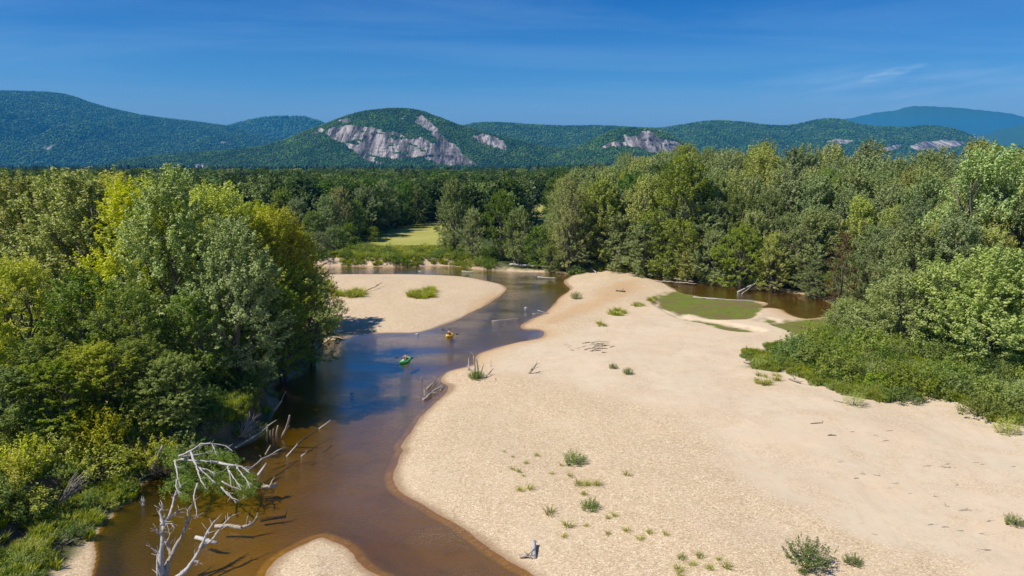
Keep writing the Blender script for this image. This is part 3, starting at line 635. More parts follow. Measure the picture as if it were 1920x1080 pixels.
def make_pine(seed, Ht, Rc, per=26):
    g = np.random.default_rng(seed); rs = random.Random(seed); C = []; D = []; specs = [([Vector((0, 0, -.4)), Vector((0, 0, Ht*.5)), Vector((0, 0, Ht))], [Ht*.016, Ht*.010, .03])]
    z = Ht*0.16
    while z < Ht*0.99:
        k = (1-(z/Ht))**0.75; r = Rc*(k*0.95+0.05)*rs.uniform(.8, 1.15)
        nb = rs.randint(4, 6)
        for b in range(nb):
            a = rs.uniform(0, 6.28); rb = r*rs.uniform(.65, 1.1)
            tip = Vector((math.cos(a)*rb, math.sin(a)*rb, z+rb*0.12)); specs.append(([Vector((0, 0, z)), tip], [.05, .012]))
            for q in range(4):
                f = (q+1)/4; C.append((tip.x*f, tip.y*f, z+rb*0.12*f+rs.uniform(-.1, .2))); D.append((math.cos(a)*.7, math.sin(a)*.7, .35))
        z += Ht*0.045*rs.uniform(.8, 1.2)
    C = np.array(C); D = np.array(D); V, Fq, tn = leaves(C, D, Rc*0.17, per, 0.42, 1.2, g, None, upb=.6, narrow=.35)
    return tubes_mesh('trunk', specs, MB_brown, 5), mk_mesh('crown', V, Fq, ML['pine'], attrs={'tone': tn})
def make_shrub(seed, Ht, Rc, mat, leaf=0.13, clus=90, per=26, spike=1.0, up=.5, bark=MB_brown, narrow=.55, dome=1.0):
    g = np.random.default_rng(seed); rs = random.Random(seed); C = []; D = []; RR = []; T = []; specs = []
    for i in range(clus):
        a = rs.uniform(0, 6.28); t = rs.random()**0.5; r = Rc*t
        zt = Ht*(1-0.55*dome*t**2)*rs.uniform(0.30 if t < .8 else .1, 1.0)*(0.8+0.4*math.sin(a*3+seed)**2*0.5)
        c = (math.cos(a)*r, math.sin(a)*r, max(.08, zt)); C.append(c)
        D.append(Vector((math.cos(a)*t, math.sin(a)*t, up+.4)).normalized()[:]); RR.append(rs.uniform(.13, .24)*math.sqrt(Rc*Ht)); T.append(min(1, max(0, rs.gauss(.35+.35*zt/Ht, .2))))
        if i % 6 == 0: specs.append((bend((c[0]*.12, c[1]*.12, -.1), c, 3, .1, 0, rs), [.03*Ht**.5, .02*Ht**.5, .012, .006]))
    V, Fq, tn = leaves(np.array(C), np.array(D), np.array(RR), per, leaf, spike, g, np.array(T), upb=up, narrow=narrow); V[:, 2] = np.maximum(V[:, 2], .01)
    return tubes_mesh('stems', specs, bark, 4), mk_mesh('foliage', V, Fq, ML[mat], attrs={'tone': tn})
def make_tuft(seed, Ht, Rc, n, mat='grass', width=.022, flat=.7):
    g = np.random.default_rng(seed); a = g.random(n)*6.28; r0 = Rc*0.45*g.random(n)**.7; ln = Ht*(.45+.6*g.random(n)); out = flat*(.2+g.random(n))*Rc
    b = np.stack([np.cos(a)*r0, np.sin(a)*r0, np.zeros(n)-.02], -1)
    a2 = a+g.normal(0, .6, n)
    m = b+np.stack([np.cos(a2)*out*.4, np.sin(a2)*out*.4, ln*.62], -1); e = b+np.stack([np.cos(a2)*out*1.1, np.sin(a2)*out*1.1, ln], -1)
    t = np.stack([-np.sin(a2+g.normal(0, .8, n)), np.cos(a2), np.zeros(n)], -1)*width
    V = np.stack([b-t, b+t, m+t, m-t, e], 1).reshape(-1, 3); k = np.arange(n)*5
    Fq = np.stack([k, k+1, k+2, k+3], -1); Ft = np.stack([k+3, k+2, k+4], -1)
    return mk_mesh('tuft', V, [Fq, Ft], ML[mat], attrs={'tone': np.repeat(g.random(n), 5)})

SP = {}
SP['silver'] = [make_tree(s, 20, 5.2, base=.10, lobes=26, clus=26, per=46, leaf=.25, mat='silver', spike=1.5, vase=.7, stems=st) for s, st in ((11, 1), (12, 2), (13, 3))]
SP['grey'] = [make_tree(s, 20, 5.6, base=.10, lobes=26, clus=26, per=44, leaf=.27, mat='grey', spike=1.15, vase=.45, stems=st) for s, st in ((21, 1), (22, 2), (23, 1), (24, 2))]
SP['yellow'] = [make_tree(s, 20, 5.4, base=.08, lobes=26, clus=26, per=44, leaf=.25, mat='yellow', spike=1.5, vase=.7, stems=st) for s, st in ((31, 2), (32, 1))]
SP['green'] = [make_tree(s, 20, 5.4, base=.08, lobes=26, clus=24, per=44, leaf=.27, mat='green', spike=1.1, vase=.4, stems=st) for s, st in ((41, 1), (42, 2))]
SP['dark'] = [make_tree(s, 20, 5.8, base=.10, lobes=22, clus=24, per=40, leaf=.32, mat='dark', bark=MB_brown, spike=1.0, vase=.3, lobe_r=1.15) for s in (51, 52)]
SP['pale'] = [make_tree(s, 20, 5.2, base=.10, lobes=26, clus=26, per=46, leaf=.25, mat='pale', spike=1.5, vase=.7, stems=st) for s, st in ((14, 1), (15, 2))]
SP['rust'] = [make_tree(61, 20, 4.2, base=.12, lobes=20, clus=14, per=30, leaf=.26, mat='rust', spike=1.1, vase=.2)]
SP['small'] = [make_tree(s, 9, 4.4, base=.06, lobes=24, clus=34, per=46, leaf=.19, mat='willow', spike=1.5, vase=.75, stems=3) for s in (71, 72)]
SP['pine'] = [make_pine(s, 22, 4.2) for s in (81, 82)]
SPH = {'pale': 20, 'silver': 20, 'grey': 20, 'yellow': 20, 'green': 20, 'dark': 20, 'rust': 20, 'small': 9, 'pine': 22}
NAME = {'pale': 'silver_maple_tree', 'silver': 'silver_maple_tree', 'grey': 'riverside_tree', 'yellow': 'yellow_green_tree', 'green': 'green_tree', 'dark': 'dark_green_tree', 'rust': 'rusty_tree', 'small': 'willow_tree', 'pine': 'pine_tree'}
tree_count = 0
def put_tree(kind, x, y, ht, label, group=None, wide=1.0, rot=None, tilt=(0, 0), var=None, z=None):
    global tree_count; tree_count += 1
    tr, cr = SP[kind][(random.randrange(len(SP[kind])) if var is None else var)]
    s = ht/SPH[kind]; zb = (H1(x, y) if z is None else z)
    o = thing(NAME[kind], label, 'tree', (x, y, zb), group)
    o.rotation_euler = (tilt[0], tilt[1], random.uniform(0, 6.28) if rot is None else rot)
    w = s**0.6*wide if s < 1 else s**.9*wide
    o.scale = (w, w*random.uniform(.9, 1.1), s)
    link('trunk', tr, o); link('crown', cr, o)
    return o
def tree_px(kind, px, py, top_py, label, group=None, z=2.2, **k):
    p = P(px, py, z); top = PY(px, top_py, p.y)
    return put_tree(kind, p.x, p.y, max(3, top[2]-z), label, group, **k)

# ---- left riverside grove (foreground)
GL = 'trees of the left riverside grove'
left_trees = [  # kind, px, py of the base, py of the top, label, width, tilt
 ('yellow', -90, 660, 380, 'yellow-green tree cut by the left edge of the photo, behind the others', 1.0),
 ('silver', 60, 640, 352, 'pale-tipped maple at the far left of the riverside grove', 1.0),
 ('silver', 150, 660, 334, 'tall maple with pale silvery tips, topmost at the left of the grove', 1.05),
 ('yellow', 235, 640, 340, 'yellow-green tree between two silver-tipped maples near the grove top', 1.0),
 ('yellow', 280, 690, 352, 'bushy yellow-green tree just left of the whitest maple', .9),
 ('pale', 335, 705, 340, 'whitest silver maple, wind showing the pale undersides of its leaves', .9),
 ('yellow', 415, 660, 362, 'yellow-green tree just right of the whitest silver maple', 1.0),
 ('yellow', 480, 655, 378, 'yellow-green tree on the right shoulder of the left grove', .95),
 ('pale', 450, 722, 430, 'silvery-leaved maple leaning over the dark bank in front of the grove', .85),
 ('yellow', 520, 640, 402, 'yellow-green tree behind the leaning grove edge', .85),
 ('yellow', 555, 630, 432, 'last tall yellow-green tree before the inner sand bar', .75),
 ('green', 585, 650, 480, 'deep green tree overhanging the river at the right end of the left grove', .75),
 ('green', 530, 680, 505, 'green understory tree above the brown sand shelf', .8),
 ('green', 170, 740, 520, 'mid-green tree in front of the tall pale-tipped maple', .9),
 ('green', 255, 755, 540, 'mid-green tree above the grassy bank top', .8),
 ('green', 365, 745, 560, 'shaded green tree at the brink of the dark bank', .8),
 ('yellow', 50, 730, 500, 'bright yellow-green tree low at the left edge', .95),
 ('yellow', -40, 780, 560, 'yellow-green small tree at the lower left edge', .9),
 ('green', 95, 790, 640, 'low green tree in front of the yellow-green one at the left edge', .9),
 ('green', 15, 850, 700, 'small leafy tree in front at the lower left edge', 1.1),
 ('green', 105, 832, 688, 'small leafy tree before the grove, second from the left edge', 1.1),
 ('yellow', 190, 806, 660, 'small yellow-green tree rising from the bank-top shrubs', 1.1),
 ('green', 265, 792, 650, 'small green tree at the brink left of the dark bank', 1.0),
 ('green', 330, 800, 676, 'lowest small tree directly above the fallen leafy tree', .9),
 ('green', 330, 620, 390, 'green crown filling in behind the whitest silver maple', 1.0),
 ('green', 60, 590, 380, 'green crown showing behind the pale-tipped maple at the far left', 1.0),
 ('yellow', 480, 600, 392, 'yellow crown in the back row of the left grove', 1.0),
 ('green', 560, 590, 440, 'green crown at the back of the grove beside the inner bar', .9),
 ('yellow', 615, 600, 500, 'small yellow-orange tinged tree at the grove tip by the inner bar', .6),
]
for k, px, py, tp, lab, w in left_trees:
    tree_px(k, px, py, tp, lab, GL, z=2.4, wide=w*1.38)
# back rows of the left wood, hidden bases
for i in range(26):
    x = random.uniform(-150, -48); y = random.uniform(112, 168)
    if x > -60 and y > 150: continue
    put_tree(random.choice(['green', 'yellow', 'grey', 'silver']), x, y, random.uniform(15, 20), 'tree in the back rows of the left riverside wood', 'back rows of the left riverside wood')

# ---- right forest wall
tree_edge = smooth_poly(PX([(1045, 502), (1100, 505), (1150, 506), (1200, 510), (1250, 516), (1300, 523), (1350, 530), (1400, 537), (1450, 541), (1500, 546), (1545, 556), (1585, 580), (1600, 615), (1620, 645), (1670, 668), (1740, 680), (1830, 685), (1920, 690), (2150, 700)], 1) +
                        [(190, 95), (260, 200), (260, 420), (20, 420), (15, 240)], 3)
pts = []
def poisson_add(x, y, r):
    for (a, b, c) in pts:
        if (a-x)**2+(b-y)**2 < ((r+c)*.5)**2: return False
    pts.append((x, y, r)); return True
for q_ in ((1692, 662), (1845, 690), (1950, 700), (1588, 628), (1760, 668)):
    w_ = P(*q_, 1); pts.append((w_.x, w_.y, 11)); pts.append((w_.x*.94, w_.y*.94, 8))
cand = []
for i in range(14000):
    x = random.uniform(8, 175); y = random.uniform(88, 300)
    cand.append((x, y))
cx = np.array(cand); sd_ = sdf(tree_edge, cx[:, 0], cx[:, 1])
# trees grow only where the photo can see them: front rows plus the canopy behind
order = np.argsort(-sd_)
n_ind = 0
for j in order:
    x, y = cx[j]; d = -sd_[j]
    if d < 1.2 or d > 62: continue
    az_ = x/y
    if az_ > 0.80: continue
    if az_*FPX < 92*math.cos(PITCH) and y > 200: continue
    r = 5.2 if d < 12 else 6.6 if d < 30 else 8.2
    if y < 125: r *= .9
    if not poisson_add(x, y, r): continue
    near_r = y < 150 and x > 58
    ht = np.interp(d, [0, 6, 14, 28, 50], [11, 16, 20, 23.5, 25]) if not near_r else np.interp(d, [0, 5, 14, 28, 45], [7, 11, 17, 22, 25])
    ht *= random.uniform(.86, 1.12)
    if y > 175 and x < 60: ht = max(ht, random.uniform(16, 23)) if d > 4 else ht
    kd = random.choices(['grey', 'silver', 'green', 'dark', 'yellow'], [.60, .26, .05, .07, .02])[0]
    zone = ('behind the algae pond' if 36 < x < 62 and y > 120 else 'behind the far sandbar tip' if x <= 36 else 'above the right shrubs')
    row = 'front row' if d < 9 else 'middle rows' if d < 26 else 'back canopy'
    look = {'grey': 'grey-green broadleaf tree', 'silver': 'silver-tipped maple', 'green': 'fresher green tree', 'dark': 'dark green tree', 'yellow': 'yellowish green tree'}[kd]
    put_tree(kd, x, y, ht, f'{look} in the {row} of the right forest {zone}', f'right forest {row} {zone}', wide=random.uniform(.95, 1.2)*(1.1 if d < 9 else 1.0))
    n_ind += 1
    if n_ind > 235: break
print('right forest trees', n_ind)
# singled-out trees of the right forest
tree_px('rust', 1572, 610, 418, 'rust-brown dying tree standing out in the right forest', 'trees of note at the right', z=1.5, wide=.8)
tree_px('small', 1692, 662, 524, 'rounded silvery willow with upright sprigs, left of the bigger willow at the right', 'silvery willows before the right forest', z=1, wide=1.25)
tree_px('small', 1845, 690, 492, 'biggest silvery willow at the right edge, in front of the forest', 'silvery willows before the right forest', z=1, wide=1.35)
tree_px('small', 1950, 700, 545, 'silvery willow cut by the right edge of the photo', 'silvery willows before the right forest', z=1, wide=1.2)
tree_px('small', 1588, 628, 560, 'low willow at the corner of the algae pond', 'silvery willows before the right forest', z=1, wide=1.2)
tree_px('small', 1760, 668, 560, 'darker low willow between the two rounded silvery ones', 'silvery willows before the right forest', z=1, wide=1.0)
tree_px('green', 1280, 512, 284, 'tallest tree of the forest wall behind the sandbar tip', 'trees of note at the right', z=1.5, wide=1.05)
tree_px('pale', 1835, 590, 268, 'tallest pale-crowned maple breaking the skyline at the right', 'trees of note at the right', z=3, wide=1.1)
tree_px('silver', 1065, 500, 322, 'tree with a slim white trunk at the left end of the right forest', 'trees of note at the right', z=1.5, wide=.8)
# ---- clump beyond the bend
tree_px('grey', 852, 474, 338, 'tall grey-green tree at the left of the clump beyond the bend', 'clump beyond the river bend', wide=.95)
tree_px('grey', 888, 484, 392, 'low tree between the two tall ones beyond the bend', 'clump beyond the river bend', wide=.9)
tree_px('green', 940, 484, 356, 'round-headed green tree in the middle of the clump beyond the bend', 'clump beyond the river bend', wide=1.1)
tree_px('grey', 972, 488, 384, 'open tree with visible forked trunk beyond the bend', 'clump beyond the river bend', wide=1.0)
tree_px('green', 1010, 490, 412, 'small green tree below the far meadow strip', 'clump beyond the river bend', wide=1.0)
tree_px('green', 1032, 494, 440, 'smallest tree beside the slim white trunk', 'clump beyond the river bend', wide=.9)
# ---- trees between the bend and the meadow
for i, (px, py, tp, k) in enumerate([(560, 462, 372, 'grey'), (590, 468, 395, 'green'), (612, 452, 365, 'grey'), (640, 448, 352, 'silver'), (668, 446, 372, 'green'), (688, 440, 345, 'grey'), (705, 434, 360, 'dark'), (722, 430, 338, 'grey'),
     (742, 424, 350, 'dark'), (760, 420, 340, 'dark'), (782, 416, 346, 'green'), (802, 412, 352, 'dark'), (822, 410, 350, 'dark'), (655, 462, 415, 'green'), (630, 470, 420, 'grey'), (600, 480, 432, 'grey'), (700, 448, 420, 'green'),
     (575, 440, 350, 'grey'), (530, 450, 352, 'green'), (500, 440, 345, 'grey'), (545, 425, 335, 'grey'), (480, 450, 350, 'green'), (620, 425, 335, 'grey'), (652, 420, 332, 'green'), (690, 415, 328, 'dark')]):
    tree_px(k, px, py, tp, f'{ {"grey": "grey-green", "green": "fresh green", "dark": "dark green", "silver": "pale green"}[k]} tree in the wood edge left of the small meadow', 'wood edge left of the small meadow', wide=1.15)
print('individual trees', tree_count)

# ------------------------------------------------------------------ far woods (stuff)
def lump(seed, n=1, cone=False):
    bm_ = bpy.data.meshes.new('t'); import bmesh
    b = bmesh.new(); bmesh.ops.create_icosphere(b, subdivisions=2, radius=1)
    g = np.random.default_rng(seed); ph = g.random(9)*6
    for v in b.verts:
        c = v.co; k = 1+.16*math.sin(5*c.x+ph[0])*math.sin(4*c.y+ph[1])+.14*math.sin(7*c.z+ph[2]+3*c.x)+g.uniform(-.10, .10)
        if cone:
            z = (c.z+1)/2; w = (1-z)**.8*.62+.02; l = math.hypot(c.x, c.y)+1e-6
            v.co = Vector((c.x/l*w*k, c.y/l*w*k, z*2.6))
        else: v.co = Vector((c.x*k, c.y*k, (c.z*k*1.0)+.8))
    V = np.array([tuple(v.co) for v in b.verts]); Fc = np.array([[q.index for q in f.verts] for f in b.faces]); b.free(); bpy.data.meshes.remove(bm_)
    return V, Fc
def far_mat(name, dark, light):
    m, nt, out = new_mat(name); oi = N(nt, 'ShaderNodeObjectInfo'); g = N(nt, 'ShaderNodeTexCoord')
    n = noise(nt, g.outputs['Object'], 2.6, 4, .75)
    gp = N(nt, 'ShaderNodeNewGeometry'); st = noise(nt, gp.outputs['Position'], 0.006, 4, .6)
    c = mix(nt, mrange(nt, n, .36, .64), dark, light); c = mix(nt, mrange(nt, st, .40, .60, 0, .8), c, tuple(v*.55 for v in dark[:1])+(dark[1]*.75, dark[2]*.9))
    c = mix(nt, mrange(nt, noise(nt, gp.outputs['Position'], 0.011, 3, .6), .55, .70, 0, .6), c, tuple(v*1.35 for v in light))
    hs = N(nt, 'ShaderNodeHueSaturation'); L(nt, c, hs.inputs['Color'])
    L(nt, mrange(nt, oi.outputs['Random'], 0, 1, .45, .53), hs.inputs['Hue']); L(nt, mrange(nt, M(nt, 'FRACT', M(nt, 'MULTIPLY', oi.outputs['Random'], 9.7)), 0, 1, .55, 1.5), hs.inputs['Value'])
    principled(nt, out, hs.outputs[0], .9, .1, n, .5, .3); return m
MF = far_mat('far_broadleaf_canopy', (.030, .082, .013), (.105, .20, .028)); MFP = far_mat('far_pine_canopy', (.008, .022, .010), (.028, .05, .018))
def src(name, me):
    return bpy.data.objects.new(name, me)
lumps = [src('canopy_lump', mk_mesh('canopy_lump', *lump(s), MF, smooth=True)) for s in (1, 2, 3)]
cones = [src('canopy_cone', mk_mesh('canopy_cone', *lump(s, cone=True), MFP, smooth=True)) for s in (4, 5)]
midt = []
for s, mt in ((91, 'mid'), (92, 'dark'), (93, 'mid'), (94, 'grey')):
    _, cr = make_tree(s, 20, 6.0, base=.05, lobes=22, clus=12, per=9, leaf=.75, mat=mt, spike=1.0, vase=.3, lobe_r=1.15); midt.append(src('mid_crown', cr))
_, pc = make_pine(95, 22, 4.4, per=7); midt.append(src('mid_pine', pc))
def scatter(name, pts, scl, rotz, sources, picks, zs=None, **props):
    """points + geometry nodes that set a source crown on each point"""
    me = bpy.data.meshes.new(name); me.vertices.add(len(pts)); me.vertices.foreach_set('co', np.asarray(pts, np.float32).ravel())
    sv = np.stack([scl, scl, scl if zs is None else zs], -1).astype(np.float32)
    a = me.attributes.new('scl', 'FLOAT_VECTOR', 'POINT'); a.data.foreach_set('vector', sv.ravel())
    rv = np.zeros((len(pts), 3), np.float32); rv[:, 2] = rotz
    a = me.attributes.new('rot', 'FLOAT_VECTOR', 'POINT'); a.data.foreach_set('vector', rv.ravel())
    a = me.attributes.new('pick', 'INT', 'POINT'); a.data.foreach_set('value', np.asarray(picks, np.int32))
    o = link(name, me, **props)
    ng = bpy.data.node_groups.new(name+'_nodes', 'GeometryNodeTree')
    ng.interface.new_socket('Geometry', in_out='INPUT', socket_type='NodeSocketGeometry'); ng.interface.new_socket('Geometry', in_out='OUTPUT', socket_type='NodeSocketGeometry')
    gi = ng.nodes.new('NodeGroupInput'); go = ng.nodes.new('NodeGroupOutput')
    g2i = ng.nodes.new('GeometryNodeGeometryToInstance')
    for s in sources:
        oi = ng.nodes.new('GeometryNodeObjectInfo'); oi.inputs[0].default_value = s; oi.transform_space = 'ORIGINAL'
        oi.inputs['As Instance'].default_value = True
        ng.links.new(oi.outputs['Geometry'], g2i.inputs[0])
    iop = ng.nodes.new('GeometryNodeInstanceOnPoints'); iop.inputs['Pick Instance'].default_value = True
    def at(nm, t):
        n = ng.nodes.new('GeometryNodeInputNamedAttribute'); n.data_type = t; n.inputs[0].default_value = nm; return n.outputs[0]
    # join geometry keeps instances separate so that they can be picked
    j = ng.nodes.new('GeometryNodeJoinGeometry')
    for l in list(ng.links):
        if l.to_node == g2i: ng.links.new(l.from_socket, j.inputs[0])
    ng.nodes.remove(g2i)
    ng.links.new(gi.outputs[0], iop.inputs['Points']); ng.links.new(j.outputs[0], iop.inputs['Instance'])
    ng.links.new(at('pick', 'INT'), iop.inputs['Instance Index']); ng.links.new(at('rot', 'FLOAT_VECTOR'), iop.inputs['Rotation']); ng.links.new(at('scl', 'FLOAT_VECTOR'), iop.inputs['Scale'])
    ng.links.new(iop.outputs[0], go.inputs[0])
    md = o.modifiers.new('scatter', 'NODES'); md.node_group = ng
    return o
# valley floor woods
nV = 26000
yy = 215*np.exp(rng.random(nV)*math.log(4300/215)); wgt = (yy/215)**0.55
keep = rng.random(nV) < wgt/wgt.max()*1.6; yy = yy[keep]
xx = yy*(rng.random(len(yy))*1.9-0.95)
# denser close in
y2 = 215+rng.random(9000)*380; x2 = y2*(rng.random(9000)*1.8-.9); xx = np.concatenate([xx, x2]); yy = np.concatenate([yy, y2])
x3 = -60-rng.random(800)*140; y3 = 196+rng.random(800)*40; xx = np.concatenate([xx, x3]); yy = np.concatenate([yy, y3])
ok = np.ones(len(xx), bool)
q = yy < 560
dm = np.minimum.reduce([sdf(a, xx, yy) for a in meadows]); ok &= dm > 3
# leave the lines of sight to the meadows and to the low scrub at the bend open
open_bend = smooth_poly(PX([(560, 499), (600, 470), (650, 455), (700, 446), (745, 452), (835, 452), (850, 470), (990, 486), (1000, 405), (1060, 405), (1045, 500)], 2.0), 2)
ok &= sdf(open_bend, xx, yy) > 4
ok &= ~((sdf(tree_edge, xx, yy) < 0) & (sdf(tree_edge, xx, yy) > -60) & (yy < 420))
ok &= ~((xx > -170) & (xx < -45) & (yy < 195))
ok &= ~((xx < 20) & (xx > -75) & (yy < 262))
wd = sdf(PX([(700, 452), (850, 452), (850, 415), (700, 415)], 2), xx, yy)
xx, yy = xx[ok], yy[ok]
zz_ = np.concatenate([height(xx[i:i+20000], yy[i:i+20000]) for i in range(0, len(xx), 20000)])
hts = np.where(yy < 500, 12+5*rng.random(len(xx)), 12+6*rng.random(len(xx))); pine = rng.random(len(xx)) < np.interp(yy, [250, 500, 1500, 4000], [.06, .30, .45, .15])*(xx < 100)*np.where((xx/yy < -.3), 1.5, 1.0)*(0.15+1.0*sstep(.45, .6, fbm(xx*.008, yy*.008, 301, 3)))
hts = np.where(pine, hts*1.12, hts*(.8+.45*rng.random(len(xx))))
near = yy < 1400
pk = np.where(pine[near], 4, rng.integers(0, 4, near.sum()))
scatter('far_wood', np.stack([xx, yy, zz_], -1)[near], hts[near]/20*1.25, rng.random(near.sum())*6.28, midt, pk, zs=hts[near]/20,
        kind='stuff', label='mixed green woods filling the valley floor beyond the river', category='woodland')
fr_ = ~near; pk = np.where(pine[fr_], 3, rng.integers(0, 3, fr_.sum())); w_ = (5.5+rng.random(fr_.sum())*3.5)
scatter('far_wood', np.stack([xx, yy, zz_], -1)[fr_], np.where(pine[fr_], w_*1.1, w_*1.2), rng.random(fr_.sum())*6.28, lumps+cones, pk, zs=np.where(pine[fr_], hts[fr_]/2.5, hts[fr_]/2.0),
        kind='stuff', label='dark line of woods along the foot of the mountains', category='woodland')
# mountain forest
mp_, ms_, mz_, mk_ = [], [], [], []
for key, n, sc in (('A', 48000, 8.0), ('B', 5000, 14.0), ('C', 62000, 3.9), ('D', 20000, 3.9), ('E', 46000, 6.4)):
    V, rk_, rows = ridges[key]; nr, nc = V.shape[:2]
    r = rng.random(n)*(rows-1.02); c = rng.random(n)*(nc-1.02)
    r = np.concatenate([r, rows-1.0-rng.random(n//10)*0.5]); c = np.concatenate([c, rng.random(n//10)*(nc-1.02)])
    i, j = r.astype(int), c.astype(int); fr2 = (r-i)[:, None]; fc = (c-j)[:, None]
    p = (V[i, j]*(1-fr2)+V[i+1, j]*fr2)*(1-fc)+(V[i, j+1]*(1-fr2)+V[i+1, j+1]*fr2)*fc
    k = np.maximum.reduce([rk_[i, j], rk_[i+1, j], rk_[i, j+1], rk_[i+1, j+1]]); ok = (k < .4) & (p[:, 2] > -5)
    p = p[ok]; m = len(p); s = sc*(.7+.6*rng.random(m)); con = rng.random(m) < np.clip(.18+.35*(p[:, 2]/p[:, 2].max()), 0, .6)
    mp_.append(p-np.array([0, 0, 1.5])); ms_.append(s*np.where(con, .9, 1.0)); mz_.append(s*np.where(con, 1.0, .8)); mk_.append(np.where(con, rng.integers(3, 5, m), rng.integers(0, 3, m)))
mp_ = np.concatenate(mp_)
scatter('mountain_forest', mp_, np.concatenate(ms_), rng.random(len(mp_))*6.28, lumps+cones, np.concatenate(mk_), zs=np.concatenate(mz_),
        kind='stuff', label='unbroken forest covering the slopes of the mountains', category='forest')
# ------------------------------------------------------------------ shrubs and bank plants
def G(px, py, it=3):
    z = 0.0
    for _ in range(it): p = P(px, py, z); z = H1(p.x, p.y)
    return Vector((p.x, p.y, z))
SH = {
 'yellow': [make_shrub(s, 2.2, 1.9, 'yellow', .15, 110, 26, 1.2, .6) for s in (101, 102)],
 'green': [make_shrub(s, 2.0, 1.8, 'green', .16, 110, 26, 1.0, .5) for s in (103, 104)],
 'dark': [make_shrub(s, 1.8, 1.8, 'dark', .16, 100, 24, 1.0, .4) for s in (105,)],
 'willow': [make_shrub(s, 1.6, 1.2, 'willow', .11, 90, 26, 1.6, .9, narrow=.3) for s in (106, 107)],
 'low': [make_shrub(s, .8, 1.2, 'green', .10, 90, 22, .9, .4) for s in (108,)],
}
SHN = {'yellow': 'yellow-green leafy shrub', 'green': 'mid-green leafy shrub', 'dark': 'dark green shrub', 'willow': 'narrow-leaved silvery shrub', 'low': 'low bright green plant clump'}
shrub_n = 0
def put_shrub(kind, x, y, s, label, group, z=None, cat='shrub', name='shrub'):
    global shrub_n; shrub_n += 1
    st, fo = random.choice(SH[kind])
    o = thing(name, label, cat, (x, y, (H1(x, y) if z is None else z)-.03), group, rotz=random.uniform(0, 6.28))
    o.scale = (s*random.uniform(.85, 1.15), s*random.uniform(.85, 1.15), s*random.uniform(.8, 1.2))
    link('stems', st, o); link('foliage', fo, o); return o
def fill(poly_px, n, r, kinds, wts, size, label, group, z=2.0, cond=None):
    poly = np.array(PX(poly_px, z)); lo = poly.min(0); hi = poly.max(0)
    c = rng.random((n*60, 2))*(hi-lo)+lo; d = sdf(poly, c[:, 0], c[:, 1]); c = c[d < 0]
    f = fields(c[:, 0], c[:, 1]); inside = np.minimum(f['vl'], f['vr']) < -.5
    bn = sstep(75, 50, c[:, 1])*3.6; inside &= ~((-f['vl'] > bn*.9-.2) & (-f['vl'] < 1.9+bn*1.3) & (c[:, 1] < 100) & (c[:, 0] < 0) & (rng.random(len(c)) < .97))
    pxx, pyy = proj(np.stack([c[:, 0], c[:, 1], c[:, 0]*0+1], -1)); inside &= ~((pxx > 925) & (pxx < 1062) & (pyy > 485) & (pyy < 520)); c = c[inside]
    hz = height(c[:, 0], c[:, 1]); got = []
    for (x, y), zq in zip(c, hz):
        if len(got) >= n: break
        if all((x-a)**2+(y-b)**2 > r*r for a, b in got):
            got.append((x, y)); k = random.choices(kinds, wts)[0]
            put_shrub(k, x, y, random.uniform(*size), f'{SHN[k]} {label}', group, z=zq)
    return got
fill([(-60, 760), (60, 720), (200, 740), (330, 765), (330, 830), (240, 835), (150, 880), (60, 930), (-60, 960)], 70, 1.9, ['yellow', 'green', 'low'], [.42, .48, .10], (.8, 1.35), 'on the sunny top of the left bank', 'shrubs on the left bank top', 2.7)
fill([(-60, 930), (60, 905), (120, 930), (200, 890), (262, 900), (230, 950), (170, 1000), (90, 1075), (-60, 1120)], 34, 1.4, ['green', 'dark', 'yellow', 'low'], [.42, .25, .2, .13], (.30, .60), 'low on the left bank above the sand', 'shrubs at the foot of the left bank', 1.3)
fill([(300, 745), (520, 690), (520, 770), (480, 826), (390, 860), (330, 850)], 13, 1.9, ['dark', 'green'], [.75, .25], (.7, 1.1), 'in the shade along the dark bank', 'shaded shrubs on the dark left bank', 2.4)
fill([(-60, 600), (200, 640), (420, 690), (420, 740), (200, 740), (-60, 740)], 14, 3.0, ['green', 'yellow'], [.6, .4], (1.2, 1.9), 'under the left grove', 'understory of the left grove', 2.6)
fill([(1560, 640), (1650, 672), (1800, 690), (1980, 700), (2000, 790), (1860, 780), (1740, 745), (1640, 735), (1560, 715), (1500, 690), (1480, 665)], 72, 1.9, ['green', 'yellow', 'willow', 'dark', 'low'], [.62, .0, .18, .12, .08], (.95, 1.75), 'in the thicket at the right', 'shrub thicket before the right forest', .8)
fill([(1405, 664), (1500, 655), (1560, 700), (1660, 745), (1800, 760), (1900, 800), (1940, 830), (1850, 795), (1740, 764), (1600, 765), (1540, 735), (1450, 708), (1410, 700)], 28, 1.5, ['willow', 'green', 'low', 'yellow'], [.35, .38, .22, .05], (.4, .85), 'on the sandy edge of the right thicket', 'scattered shrubs on the sandy edge', .5)
fill([(640, 458), (700, 466), (745, 468), (850, 470), (900, 482), (860, 496), (650, 494)], 26, 3.2, ['green', 'yellow', 'dark'], [.60, .25, .15], (.7, 1.3), 'on the scrubby bank beyond the bend', 'scrub on the far cut bank', 2.0)
fill([(860, 484), (1060, 488), (1220, 505), (1320, 522), (1430, 537), (1550, 556), (1600, 600), (1550, 575), (1430, 546), (1290, 529), (1200, 514), (1080, 513), (930, 507)], 38, 3.0, ['green', 'dark', 'yellow'], [.5, .3, .2], (.8, 1.5), 'along the foot of the far forest at the water', 'shrubs along the far shore', .8)
